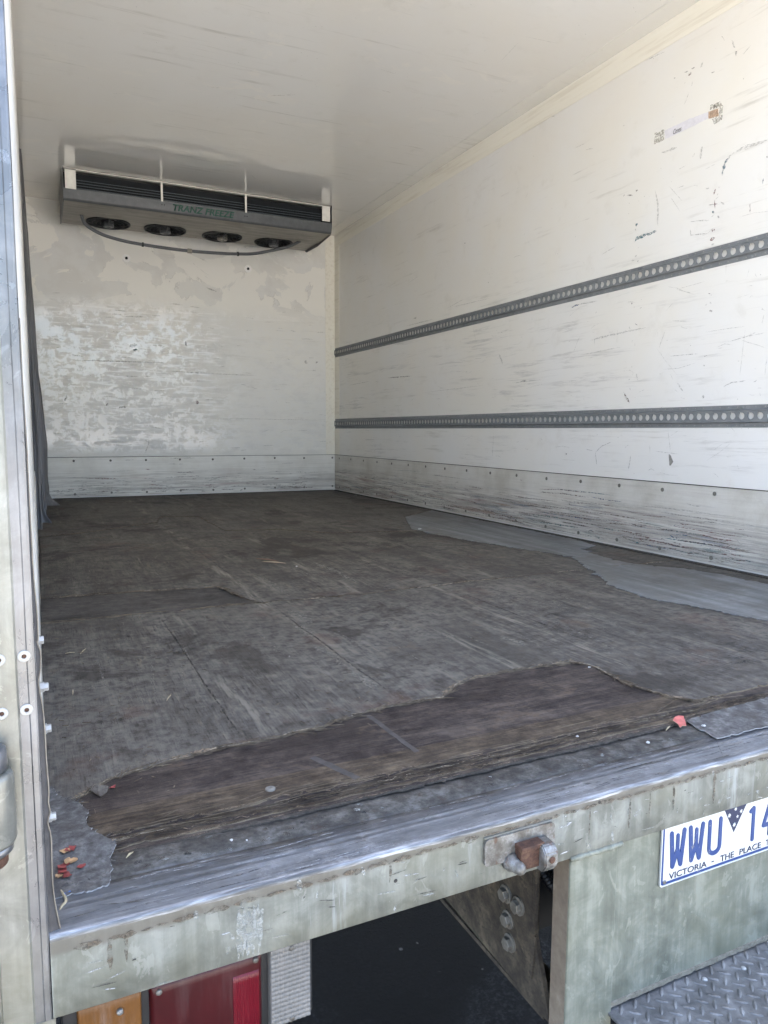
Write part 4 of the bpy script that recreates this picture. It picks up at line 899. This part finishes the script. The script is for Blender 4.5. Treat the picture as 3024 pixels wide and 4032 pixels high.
# ---------------------------------------------------------------- chassis rail with gusset and bolts, conduits
ch = thing('chassis_rail', (.72, .06, -.412), 'dusty brown steel chassis rail with bolted gusset behind the column', 'chassis rail')
prism_obj('web', [(.700, .097, -.1075), (.700, 4.9, -.1075), (.700, 4.9, -.400), (.700, .34, -.407), (.700, .055, -.4175), (.700, .058, -.40), (.700, .097, -.30)], (.008, 0, 0), M_CHAS, ch)
box_obj('lower_flange', (.7005, .07, -.4235), (.775, 4.9, -.4155), M_CHAS, ch)
prism_obj('gusset', [(.694, .1, -.1078), (.694, .235, -.1078), (.694, .235, -.235), (.694, .190, -.264), (.694, .158, -.2945), (.694, .098, -.292)], (.0062, 0, 0), M_CHAS, ch)
box_obj('gusset_return', (.694, .0905, -.2915), (.7005, .0978, -.1078), M_CHAS, ch)
prism_obj('brace', [(.6965, .09, -.294), (.6965, .156, -.2965), (.6965, .098, -.372)], (.0034, 0, 0), M_CHAS, ch)
bsrc = None
for y, z, xo in ((.167, -.265, .6935), (.132, -.265, .6935), (.167, -.313, .6995), (.161, -.352, .6995)):
    p = Vector((xo, y, z))
    if bsrc is None:
        bm = bmesh.new(); lathe(bm, (0, 0, 0), (-1, 0, 0), [(.0152, -.002), (.0152, .0028), (.0140, .0034)], 24); lathe(bm, (0, 0, 0), (-1, 0, 0), [(.0112, .0030), (.0112, .0105), (.0098, .0118)], 6)
        bsrc = bm_obj('bolt', bm, plain('bolt_grimy', (.15, .14, .12), .6, .4, .3, 70), ch, False, origin=(0, 0, 0)); bsrc.location = p - wloc(ch)
    else: copy_part(bsrc, p, ch, rot=(random.random(), 0, 0))
box_obj('dark_backing', (.7095, .22, -.40), (1.2, .24, -.1078), M_UDARK, ch)  # near-black sheet added in place of the shaded interior behind the web
for i, (pts, lab) in enumerate((([(.722, .17, -.118), (.728, .145, -.19), (.742, .13, -.222), (.760, .122, -.248), (.788, .118, -.268), (.83, .118, -.28)], 'lower black corrugated conduit bending behind the column'),
                 ([(.752, .175, -.118), (.754, .15, -.19), (.764, .138, -.218), (.780, .128, -.240), (.81, .125, -.262), (.85, .125, -.27)], 'upper black corrugated conduit bending behind the column'))):
    P = smooth_path(pts, 22); bm = bmesh.new(); tube(bm, P, [.0080 + .0011 * (1 if k % 4 < 2 else -1) for k in range(len(P))], 12)
    setp(bm_obj('corrugated_conduit', bm, M_BLACK, None, True), lab, 'conduit', 'conduits behind the column')

# ---------------------------------------------------------------- tread plate step
step_ = thing('tread_step', (1.3, -.1, -.385), 'grey steel tread plate step below the rear panel', 'step')
tz = -.3850
box_obj('plate', (.772, -.42, tz - .005), (1.9, .020, tz), M_TREAD, step_, .001, seg=1)
def lug_mesh():
    bm = bmesh.new(); lx, wx, h = .0112, .0034, .0017; A, B = [], []
    for k in range(14):
        a = 6.2832 * k / 14; A.append(bm.verts.new((lx * math.cos(a), wx * math.sin(a) * (abs(math.sin(a)) ** .25 if math.sin(a) else 1), 0))); B.append(bm.verts.new((lx * .8 * math.cos(a), wx * .5 * math.sin(a), h)))
    for k in range(14): bm.faces.new((A[k], A[(k + 1) % 14], B[(k + 1) % 14], B[k]))
    bm.faces.new(B); return bm
lug = bm_obj('tread_lug', lug_mesh(), M_TREAD, step_, True, origin=(0, 0, 0)); used = 0
for i in range(14):
    for j in range(9):
        for t in (0, 1):
            x, y = .795 + .0282 * (i + .5 * t), -.001 - .0275 * (j - .5 * t)
            if y > .006 or x < .785: continue
            if used >= 290: continue
            loc = Vector((x + random.uniform(-.0006, .0006), y, tz + .0001)); rz = R(45 if t == 0 else -45) + random.uniform(-.05, .05)
            if used == 0: lug.location = loc - wloc(step_); lug.rotation_euler = (0, 0, rz)
            else: copy_part(lug, loc, step_, rot=(0, 0, rz))
            used += 1
for x, y in ((.965, -.012), (1.045, -.022)):
    lathe_obj('screw', (x, y, tz), (0, 0, 1), [(.0045, 0), (.0042, .002), (.002, .003)], M_STEEL, step_, 12, True)

# ================================================================ cargo rails on the right wall
def cargo_rail(z0, z1, label):
    t = thing('cargo_rail', (W, L / 2, z0), label, 'cargo rail', 'perforated tie rails along the side wall')
    ya, yb, pitch = .13, L - .012, .0381; cz0, cz1 = z0 + .0235, z1 - .0215; xf, xc = W - .0022, W - .0105
    zc = (cz0 + cz1) / 2; bm = bmesh.new()
    strips = [((W - .0002, z0), (xf, z0 + .0006)), ((xf, z0 + .0006), (xf, z0 + .0165)), ((xf, z0 + .0165), (xc - .003, z0 + .0205)), ((xc - .003, z0 + .0205), (xc, cz0)), ((xc, cz1), (xc - .002, z1 - .0185)), ((xc - .002, z1 - .0185), (xf, z1 - .0145)), ((xf, z1 - .0145), (xf, z1 - .0006)), ((xf, z1 - .0006), (W - .0002, z1))]
    for (xa, za), (xb, zb) in strips: bm.faces.new([bm.verts.new(p) for p in ((xa, ya, za), (xa, yb, za), (xb, yb, zb), (xb, ya, zb))])
    n = int((yb - ya) / pitch); seg = 18; r = .0125; hy0 = 1.041 - pitch * int((1.041 - ya) / pitch)
    y0 = hy0 - pitch / 2
    ends = [(ya, y0), (y0 + n * pitch if y0 + n * pitch < yb else y0 + (n - 1) * pitch, yb)]
    n = n if y0 + n * pitch < yb else n - 1
    for a, b in ends: bm.faces.new([bm.verts.new(p) for p in ((xc, a, cz0), (xc, b, cz0), (xc, b, cz1), (xc, a, cz1))])
    for k in range(n):
        yc = y0 + pitch * (k + .5); hy, hz = pitch / 2, (cz1 - cz0) / 2; I, O, D = [], [], []
        for s in range(seg):
            a = 6.2832 * s / seg; ca, sa = math.cos(a), math.sin(a); rr = r * (1.36 if s == 3 else 1)
            I.append(bm.verts.new((xc, yc + rr * ca, zc + rr * sa))); D.append(bm.verts.new((xc + .003, yc + rr * ca, zc + rr * sa)))
            q = min(hy / max(abs(ca), 1e-6), hz / max(abs(sa), 1e-6)); O.append(bm.verts.new((xc, yc + q * ca, zc + q * sa)))
        for s in range(seg):
            u = (s + 1) % seg; bm.faces.new((I[s], I[u], O[u], O[s])); bm.faces.new((I[u], I[s], D[s], D[u]))
        for sx in (-1, 1):
            for sz in (-1, 1):
                c = bm.verts.new((xc, yc + sx * hy, zc + sz * hz)); ad = [O[s] for s in range(seg) if (O[s].co.y - yc) * sx > 0 and (O[s].co.z - zc) * sz > 0]
                ey = [v for v in ad if abs(abs(v.co.y - yc) - hy) < 1e-6]; ez = [v for v in ad if abs(abs(v.co.z - zc) - hz) < 1e-6]
                if ey and ez: bm.faces.new((c, max(ey, key=lambda v: abs(v.co.z - zc)), max(ez, key=lambda v: abs(v.co.y - yc))))
    bm_obj('rail', bm, M_RAIL, t)
    bm = bmesh.new()
    for k in range(n):
        for z in (z0 + .0085, z1 - .0075):
            y = y0 + pitch * (k + .15); lathe(bm, (xf, y, z), (-1, 0, 0), [(.0026, -.0003), (.0020, .0010), (.0006, .0013)], 6)
    setp(bm_obj('rivet', bm, M_CHALK, t), kind='stuff')
    sc = None
    for k in range(3, n, 7):
        for z in (z0 + .0088, z1 - .0078):
            p = Vector((xf, y0 + pitch * (k + .62), z))
            if sc is None: sc = lathe_obj('screw', (0, 0, 0), (-1, 0, 0), [(.0056, -.0003), (.0050, .0016), (.0025, .0024)], M_RAIL, t, 12, True, origin=(0, 0, 0)); sc.location = p - wloc(t)
            else: copy_part(sc, p, t)
cargo_rail(1.1305, 1.2070, 'upper grey perforated tie rail on the white side wall')
cargo_rail(.5300, .6125, 'lower grey perforated tie rail on the white side wall')

# ---------------------------------------------------------------- torn paper label with handwriting
lab = thing('paper_label', (W, 1.39, 1.68), 'torn paper label strip with handwriting high on the side wall', 'label')
def onwall(pts, dx): return [(W - dx, y, z) for y, z in pts]
def tpoly(pts, step, amp, seed): return torn(pts + [pts[0]], step, amp, 60, seed)[:-1]
prism_obj('paper', onwall(tpoly([(1.52, 1.718), (1.40, 1.7185), (1.307, 1.711), (1.304, 1.687), (1.40, 1.684), (1.514, 1.683)], .004, .0014, 3), .0012), (.0008, 0, 0), M_PAPER, lab)
prism_obj('brown_patch', onwall(tpoly([(1.3065, 1.711), (1.261, 1.707), (1.259, 1.679), (1.303, 1.686)], .004, .0025, 4), .0013), (.0008, 0, 0), M_PAPERB, lab)
prism_obj('tape_residue', onwall(tpoly([(1.575, 1.727), (1.523, 1.723), (1.520, 1.683), (1.572, 1.683)], .005, .003, 5), .0007), (.0003, 0, 0), SC['f'], lab)
prism_obj('tape_residue', onwall(tpoly([(1.300, 1.731), (1.256, 1.730), (1.242, 1.705), (1.244, 1.660), (1.278, 1.655), (1.29, 1.678), (1.256, 1.677), (1.258, 1.709), (1.30, 1.714)], .005, .0025, 6), .0007), (.0003, 0, 0), SC['f'], lab)
text_obj('handwriting', 'Cones', 1.474, 1.433, 1.687, 1.706, W - .0012, M_INK, lab, .3, .0, .0004, 'YZ')
text_obj('handwriting', '40', 1.290, 1.262, 1.7125, 1.728, W - .0012, SC['d'], lab, .1, .0, .0004, 'YZ')

# ================================================================ cooling unit under the ceiling
ev = thing('cooling_unit', (1.13, 4.64, 1.93), 'ceiling mounted cooling unit with louvres, four fans and green lettering', 'cooling unit')
X0, X1, YF, ZB = .236, 2.024, 4.36, 1.936
prof = [(YF - .004, H - .001), (YF - .004, 2.010), (YF - .004, 1.990), (YF + .010, 1.948), (YF + .03, ZB - .004), (4.66, ZB - .022), (4.905, ZB - .014), (4.932, ZB - .004), (4.932, H - .001)]
for xx in (X0 - .004, X1): prism_obj('side_cheek', [(xx, y, z) for y, z in prof], (.004, 0, 0), M_BAND, ev)
box_obj('coil_case', (X0 + .001, YF + .075, ZB + .012), (X1 - .001, 4.92, H - .002), M_UDARK, ev)
box_obj('louvre_floor', (X0 + .001, YF + .004, 2.000), (X1 - .001, YF + .0745, 2.006), M_UDARK, ev)
box_obj('top_lip', (X0 + .075, YF - .008, H - .0125), (X1 - .072, YF + .02, H - .0085), M_BRKT, ev)
box_obj('top_plate', (X0, YF - .002, H - .0085), (X1, 4.9, H - .0012), M_UMET, ev)
box_obj('end_bracket', (.2460, YF - .0030, 2.0075), (.3100, YF, H - .0126), M_BRKT, ev, .001)
box_obj('end_bracket', (1.952, YF - .0030, 2.0200), (2.0140, YF, H - .0090), M_BRKT, ev, .001)
for x in (.824, 1.3855): box_obj('divider', (x, YF - .0030, 2.0055), (x + .0135, YF, H - .0126), M_BRKT, ev, .001)
for xa, xb in ((.3105, .8235), (.838, 1.385), (1.3995, 1.9515)):
    for k in range(4):
        z = 2.0215 + .0165 * k
        bm = bmesh.new(); prism(bm, [(xa, YF + .020, z), (xa, YF + .046, z + .006), (xa, YF + .046, z + .0075), (xa, YF + .020, z + .0030)], (xb - xa, 0, 0)); bm_obj('louvre', bm, M_FIN, ev)
bm = bmesh.new(); pts = [(YF - .0005, 2.012), (YF - .0005, 1.949), (YF + .0045, 1.9415), (YF + .012, ZB + .001), (YF + .012, ZB + .004), (YF + .006, 1.9425), (YF + .0025, 1.952), (YF + .0025, 2.012)]
prism(bm, [(X0 + .0005, y, z) for y, z in pts], (X1 - X0 - .001, 0, 0)); bm_obj('front_band', bm, M_BAND, ev)
bm = bmesh.new(); prism(bm, [(X0 + .0005, y, z) for y, z in ((YF + .0125, ZB + .001), (4.634, ZB - .006), (4.638, ZB - .006), (4.638, ZB + .0005), (4.634, ZB + .0005), (4.632, ZB - .002), (YF + .0125, ZB + .004))], (X1 - X0 - .001, 0, 0)); bm_obj('front_tray', bm, M_UMET, ev)
text_obj('lettering', 'TRANZ FREEZE', .900, 1.312, 1.957, 1.9995, YF - .0005, M_GREEN, ev, .22, .03, .0006)
for x, z in ((.83, 1.985), (.845, 1.985), (1.385, 1.982), (1.40, 1.982)): lathe_obj('screw', (x, YF - .0005, z), (0, -1, 0), [(.004, 0), (.003, .0015)], M_UDARK, ev, 8)
# fan deck with four round openings
FX = (.532, .915, 1.324, 1.718); FY, FR = 4.785, .141
bm = bmesh.new(); ed = [X0 + .001] + [(a + b) / 2 for a, b in zip(FX, FX[1:])] + [X1 - .001]; ya_, yb_ = 4.639, 4.929
for cx, a, b in zip(FX, ed, ed[1:]):
    seg = 40; I, O, Dn = [], [], []
    for s in range(seg):
        t = 6.2832 * (s + .5) / seg; ca, sa = math.cos(t), math.sin(t); I.append(bm.verts.new((cx + FR * ca, FY + FR * sa, ZB + .001)))
        Dn.append(bm.verts.new((cx + FR * ca, FY + FR * sa, ZB + .03)))
        q = min(((b - cx) if ca > 0 else (cx - a)) / max(abs(ca), 1e-6), ((yb_ - FY) if sa > 0 else (FY - ya_)) / max(abs(sa), 1e-6)); O.append(bm.verts.new((cx + q * ca, FY + q * sa, ZB + .001)))
    for s in range(seg):
        u = (s + 1) % seg; bm.faces.new((I[s], I[u], O[u], O[s])); bm.faces.new((I[u], I[s], Dn[s], Dn[u]))
    for sx, ex in ((1, b), (-1, a)):
        for sy, ey in ((1, yb_), (-1, ya_)):
            c = bm.verts.new((ex, ey, ZB + .001)); ad = [v for v in O if (v.co.x - cx) * sx > 0 and (v.co.y - FY) * sy > 0]
            p = [v for v in ad if abs(v.co.x - ex) < 1e-5]; q = [v for v in ad if abs(v.co.y - ey) < 1e-5]
            if p and q: bm.faces.new((c, max(p, key=lambda v: abs(v.co.y - FY)), max(q, key=lambda v: abs(v.co.x - cx))))
bm_obj('fan_deck', bm, M_UMET, ev)
for cx in FX:
    bm = bmesh.new()
    for rr in (.132, .104, .078, .052):
        tube(bm, [(cx + rr * math.cos(6.2832 * k / 36), FY + rr * math.sin(6.2832 * k / 36), ZB - .003 - .010 * (1 - (rr / .14) ** 2)) for k in range(37)], .0018, 5, False)
    for k in range(16):
        a = 6.2832 * k / 16; tube(bm, [(cx + rr * math.cos(a), FY + rr * math.sin(a), ZB - .003 - .010 * (1 - (rr / .14) ** 2)) for rr in (.045, .08, .11, .134)], .0015, 4)
    lathe(bm, (cx, FY, ZB), (0, 0, -1), [(.146, -.002), (.146, .007), (.138, .009), (.136, -.002)], 36, False)
    fan = bm_obj('fan', bm, M_BLACK, ev)
    bm = bmesh.new()
    for k in range(5):
        a = 6.2832 * k / 5 + cx; q = []
        for rr, da, z in ((.03, -.25, .006), (.118, -.42, .004), (.122, .22, .022), (.03, .25, .018)): q.append((cx + rr * math.cos(a + da), FY + rr * math.sin(a + da), ZB + z))
        prism(bm, q, (0, 0, .002))
    lathe(bm, (cx, FY, ZB + .024), (0, 0, 1), [(.139, 0), (.139, .002)], 36)
    bm_obj('blades', bm, M_BLACK, fan)
    lathe_obj('motor', (cx, FY, ZB), (0, 0, -1), [(.038, -.01), (.038, .020), (.034, .028), (.016, .030), (.014, .022), (.008, .022)], M_UMET if cx == FX[2] else M_BAND, fan, 20)
    bm = bmesh.new()
    for k in range(3):
        a = 6.2832 * k / 3 + .5; c_, s_ = math.cos(a), math.sin(a)
        tube(bm, [(cx + .035 * c_, FY + .035 * s_, ZB - .018), (cx + .06 * c_, FY + .06 * s_, ZB - .016), (cx + .13 * c_, FY + .13 * s_, ZB - .006)], .0045, 5)
    bm_obj('mount_arm', bm, M_BLACK, fan)
# wiring hose looping beneath the fans
hp = smooth_path([(.352, 4.66, 1.945), (.362, 4.66, 1.905), (.378, 4.66, 1.876), (.44, 4.66, 1.840), (.510, 4.66, 1.816), (.62, 4.66, 1.797), (.740, 4.66, 1.787), (.90, 4.66, 1.780), (1.06, 4.66, 1.778), (1.24, 4.66, 1.783), (1.407, 4.66, 1.794), (1.55, 4.66, 1.814), (1.743, 4.66, 1.870), (1.83, 4.66, 1.905), (1.89, 4.66, 1.940)], 8)
hose = thing('wiring_hose', (1.1, 4.66, 1.78), 'dark wiring hose looping under the cooling unit fans', 'hose')
bm = bmesh.new(); tube(bm, hp, .0110, 10); bm_obj('hose', bm, M_BAND, hose, True)
for x in (.740, 1.407):
    i = min(range(len(hp)), key=lambda k: abs(hp[k].x - x)); d = (hp[i + 1] - hp[i - 1]).normalized()
    lathe_obj('clip', hp[i] - d * .006, d, [(.0110, 0), (.0155, .001), (.0155, .013), (.0110, .014)], M_BLACK, hose, 12)
i = min(range(len(hp)), key=lambda k: abs(hp[k].x - 1.06)); d = (hp[i + 1] - hp[i - 1]).normalized()
lathe_obj('sleeve', hp[i] - d * .016, d, [(.0110, 0), (.0165, .002), (.0165, .030), (.0110, .032)], plain('sleeve_grey', (.24, .22, .18), .5), hose, 12)
# two mounting washers on the end wall
for x, z, lb in ((.682, 1.782, 'round white washer with dark bolt on end wall, left one'), (1.605, 1.794, 'round white washer with dark bolt on end wall, right one')):
    t = thing('mounting_washer', (x, L, z), lb, 'washer', 'washers on the end wall')
    lathe_obj('washer', (x, L, z), (0, -1, 0), [(.0290, -.001), (.0290, .003), (.0265, .0045), (.0125, .0045), (.0110, .002)], M_WASH, t, 28)
    lathe_obj('bolt', (x, L, z), (0, -1, 0), [(.0110, 0), (.0110, .009), (.0085, .011), (.004, .012)], M_UDARK, t, 6)

# ---------------------------------------------------------------- strip curtain bunched on the left wall
cur = thing('strip_curtain', (.03, 4.4, 0), 'grey vinyl strip curtain bunched against the left wall', 'curtain')
EDGE = [(0, .074), (.09, .074), (.17, .069), (.41, .079), (.58, .069), (.90, .047), (1.29, .038), (1.60, .028), (1.75, .026), (1.91, .016), (1.985, .003), (2.08, .002)]
def eg(z):
    for (a, va), (b, vb) in zip(EDGE, EDGE[1:]):
        if a <= z <= b: return va + (vb - va) * (z - a) / (b - a)
    return EDGE[-1][1]
for k, (y, sc_, flare, ztop) in enumerate(((4.96, 1.12, .0, 2.06), (4.60, 1.02, .075, 2.08), (4.30, .78, .0, 2.0), (3.95, .62, .0, 1.9), (3.60, .44, .040, 1.95), (3.30, .26, .0, 1.6))):
    bm = bmesh.new(); NZ, NU = 46, 6; F, Bk = [], []
    for j in range(NZ + 1):
        z = .004 + (ztop - .004) * j / NZ; e = .0062 + (eg(z) - .0062) * sc_ * (1 + .10 * fr(z * 2.2, k)); fl = max(0, 1 - z / .10) ** 2 * flare; r1, r2 = [], []
        for i in range(NU + 1):
            u = i / NU; x = -.002 + (e + .002) * u + fl * u; yy = y + .012 * math.sin(u * 7 + k) + .02 * fr(z * 1.4 + u, k + 4) - fl * u * .8
            r1.append(bm.verts.new((x, yy - .0015, z))); r2.append(bm.verts.new((x, yy + .0015, z)))
        F.append(r1); Bk.append(r2)
    for G in (F, Bk):
        for a, b in zip(G, G[1:]):
            for i in range(NU): bm.faces.new((a[i], a[i + 1], b[i + 1], b[i]))
    for a, b, c, d in zip(F, F[1:], Bk, Bk[1:]): bm.faces.new((a[NU], b[NU], d[NU], c[NU]))
    bm_obj('strip', bm, M_CURT, cur, True)
box_obj('hanger', (-.0025, 4.36, 2.075), (.0045, 4.44, 2.128), M_BLACK, cur, .001)

# ================================================================ litter on the floor
def leaf(name, x, y, z, ln, wd, rz, curl, mat, label, cat, group=None):
    bm = bmesh.new(); N = 7; rows = []
    for i in range(N + 1):
        t = i / N; w = wd * math.sin(math.pi * (t * .93 + .05)) ** .6 * (1 + .5 * random.uniform(-1, 1)); u = (t - .5) * ln; h = curl * (2 * t - 1) ** 2
        row = []
        for s in (-1, 0, 1):
            px, py = u, s * w * .5; row.append((x + px * math.cos(rz) - py * math.sin(rz), y + px * math.sin(rz) + py * math.cos(rz), z + h + abs(s) * curl * .6 + .0004))
        rows.append(row)
    F = [[bm.verts.new(p) for p in r] for r in rows]; Bk = [[bm.verts.new((p[0], p[1], p[2] - .0004)) for p in r] for r in rows]
    for G in (F, Bk):
        for a, b in zip(G, G[1:]):
            for i in range(2): bm.faces.new((a[i], a[i + 1], b[i + 1], b[i]))
    return setp(bm_obj(name, bm, mat, None, True, origin=(x, y, z)), label, cat, group)
LV = [(.0245, .145, 'r', .011, 'red leaf scrap with pale edge, farthest of the litter in left floor corner'), (.0180, .1435, 't', .009, 'tan leaf scrap beside the farthest red one in left floor corner'), (.0240, .126, 't', .012, 'larger tan leaf scrap in the middle of the left corner litter'),
      (.0160, .121, 'r', .012, 'crumpled red leaf scrap left of the larger tan one in floor corner'), (.0140, .112, 'r', .010, 'dark red leaf scrap close to the door seal in floor corner'), (.0185, .104, 'r', .010, 'red leaf scrap nearest the sill in left floor corner'),
      (.0350, .113, 'r', .008, 'single small red leaf scrap lying apart on the grey corner remnant'), (.0100, .105, 't', .007, 'pale tan leaf crumb touching the door seal at the floor corner')]
for x, y, c, ln, lb in LV:
    zz = step(y, .10, .165, -.0128, -.0016) + .0016; ln *= 1.3
    leaf('leaf_scrap', x, y, zz, ln, ln * .75, random.uniform(0, 3), .0009, M_LEAFR if c == 'r' else M_LEAFT, lb, 'leaf', 'leaf scraps in the left floor corner')
leaf('leaf_scrap', .087, .294, -.0062, .010, .006, .6, .002, M_LEAFR, 'tiny red leaf scrap beside the lifted veneer flap', 'leaf')
bm = bmesh.new(); tube(bm, smooth_path([(.010, .085, -.0145), (.013, .072, -.013), (.0155, .057, -.0135), (.0105, .048, -.0140), (.008, .039, -.0150)], 5), [.0007 + .0011 * math.sin(3.14 * k / 20) for k in range(21)], 6)
setp(bm_obj('dry_husk', bm, M_STRAW, None, True), 'bent straw coloured husk lying on the sill by the seal', 'husk')
leaf('plastic_scrap', .0175, .070, -.0135, .008, .004, .4, .0008, M_BLUEBIT, 'tiny blue plastic scrap on the sill under the corner remnant', 'scrap')
pts = [(1.025, .135), (1.036, .140), (1.047, .142), (1.055, .138), (1.048, .127), (1.040, .117), (1.032, .119), (1.024, .117), (1.0275, .125)]
wr = prism_obj('wrapper_scrap', [(x, y, -.0120 + .010 * max(0, (y - .118)) / .024 + .002 * fr(x * 80, 2)) for x, y in pts], (0, 0, -.0006), [M_PINK, M_STRAW], None)
setp(wr, 'curled red and tan scrap on the sill beside the grey remnant', 'scrap')
def stick(name, a, b, z, w, mat, label, cat, group=None):
    d = Vector((b[0] - a[0], b[1] - a[1], 0)); n = Vector((-d.y, d.x, 0)).normalized() * w; A, B = Vector((*a, z)), Vector((*b, z)); mm = (A + B) / 2 + Vector((0, 0, .0015))
    bm = bmesh.new(); prism(bm, [tuple(A), tuple(mm + n), tuple(B), tuple(mm - n)], (0, 0, -.0012)); return setp(bm_obj(name, bm, mat), label, cat, group)
stick('wood_sliver', (.785, 2.040), (.850, 1.935), .0030, .011, M_SLIVB, 'dark reddish brown wood sliver on the plywood, upper of two', 'wood sliver', 'two slivers in the middle of the floor')
stick('wood_sliver', (.790, 1.960), (.862, 1.888), .0026, .0095, M_SLIV, 'pale wood sliver on the plywood, lower of two', 'wood sliver', 'two slivers in the middle of the floor')
for a, b, lb in (((.049, 1.008), (.069, 1.008), 'pale straw lying crosswise on plywood close to the left jamb'), ((.080, .99), (.095, 1.03), 'pale slanted straw right of the crosswise one near the left jamb'), ((.054, .747), (.052, .711), 'pale straw pointing away from the door near the left jamb bolts'),
                 ((.212, .606), (.225, .634), 'pale slanted straw alone on plywood behind the torn front edge'), ((1.02, .135), (.995, .122), 'pale straw tucked under the red and tan scrap'), ((.096, .128), (.086, .118), 'pale straw on the sill beside the torn grey corner remnant')):
    stick('straw', a, b, -.0018 if b[1] > .2 else -.0145, .0013, M_STRAW, lb, 'straw', 'pale straws scattered over the floor')
for i, (x, y, s_, z, lb) in enumerate(((.930, .099, .0042, -.0165, 'largest white crumb on the sill, left of the red scrap'), (1.069, .105, .0040, -.0135, 'white crumb on the grey remnant, right of the red scrap'), (.214, .103, .0032, -.0165, 'white crumb on the sill, right of the torn corner remnant'),
                 (.232, .095, .0016, -.0165, 'tiny white crumb just right of the one near the torn corner remnant'), (1.085, .425, .0036, -.0036, 'white crumb at the far corner of the dark stripped board'), (.821, .152, .0026, -.0062, 'white crumb on the broken plywood edge above the latch keeper'),
                 (.512, .775, .0022, -.0036, 'tiny white crumb alone on the plywood behind the torn edge'), (.885, 1.83, .0036, -.0036, 'white crumb just in front of the two wood slivers'), (1.808, 2.56, .010, -.0008, 'white flake at the far left tip of the grey floor strip'))):
    bm = bmesh.new(); bmesh.ops.create_icosphere(bm, subdivisions=2, radius=s_ * .8)
    for v in bm.verts: v.co = Vector((v.co.x * (1 + .9 * fr(v.co.y * 400 + i, i)), v.co.y * (1 + .9 * fr(v.co.z * 400 + i, i + 1)), v.co.z * .5 + s_ * .36)) * (1 + .5 * fr(v.co.x * 900, i)) + Vector((x, y, z))
    setp(bm_obj('crumb', bm, M_CRUMB, None, False, origin=(x, y, z)), lb, 'crumb', 'white crumbs on floor and sill')
setp(slivers('wood_chaff', [[(.1, .3), (2.0, .3)], [(.1, .6), (1.6, .6)], [(.2, .9), (1.7, .9)], [(.1, 1.2), (1.6, 1.2)], [(.5, .45), (1.6, .55)]], 160, -.0028, M_RAW, None, .09, .004, .016, 1.5, .0009), 'fine wood chaff strewn over the torn plywood floor', 'chaff')
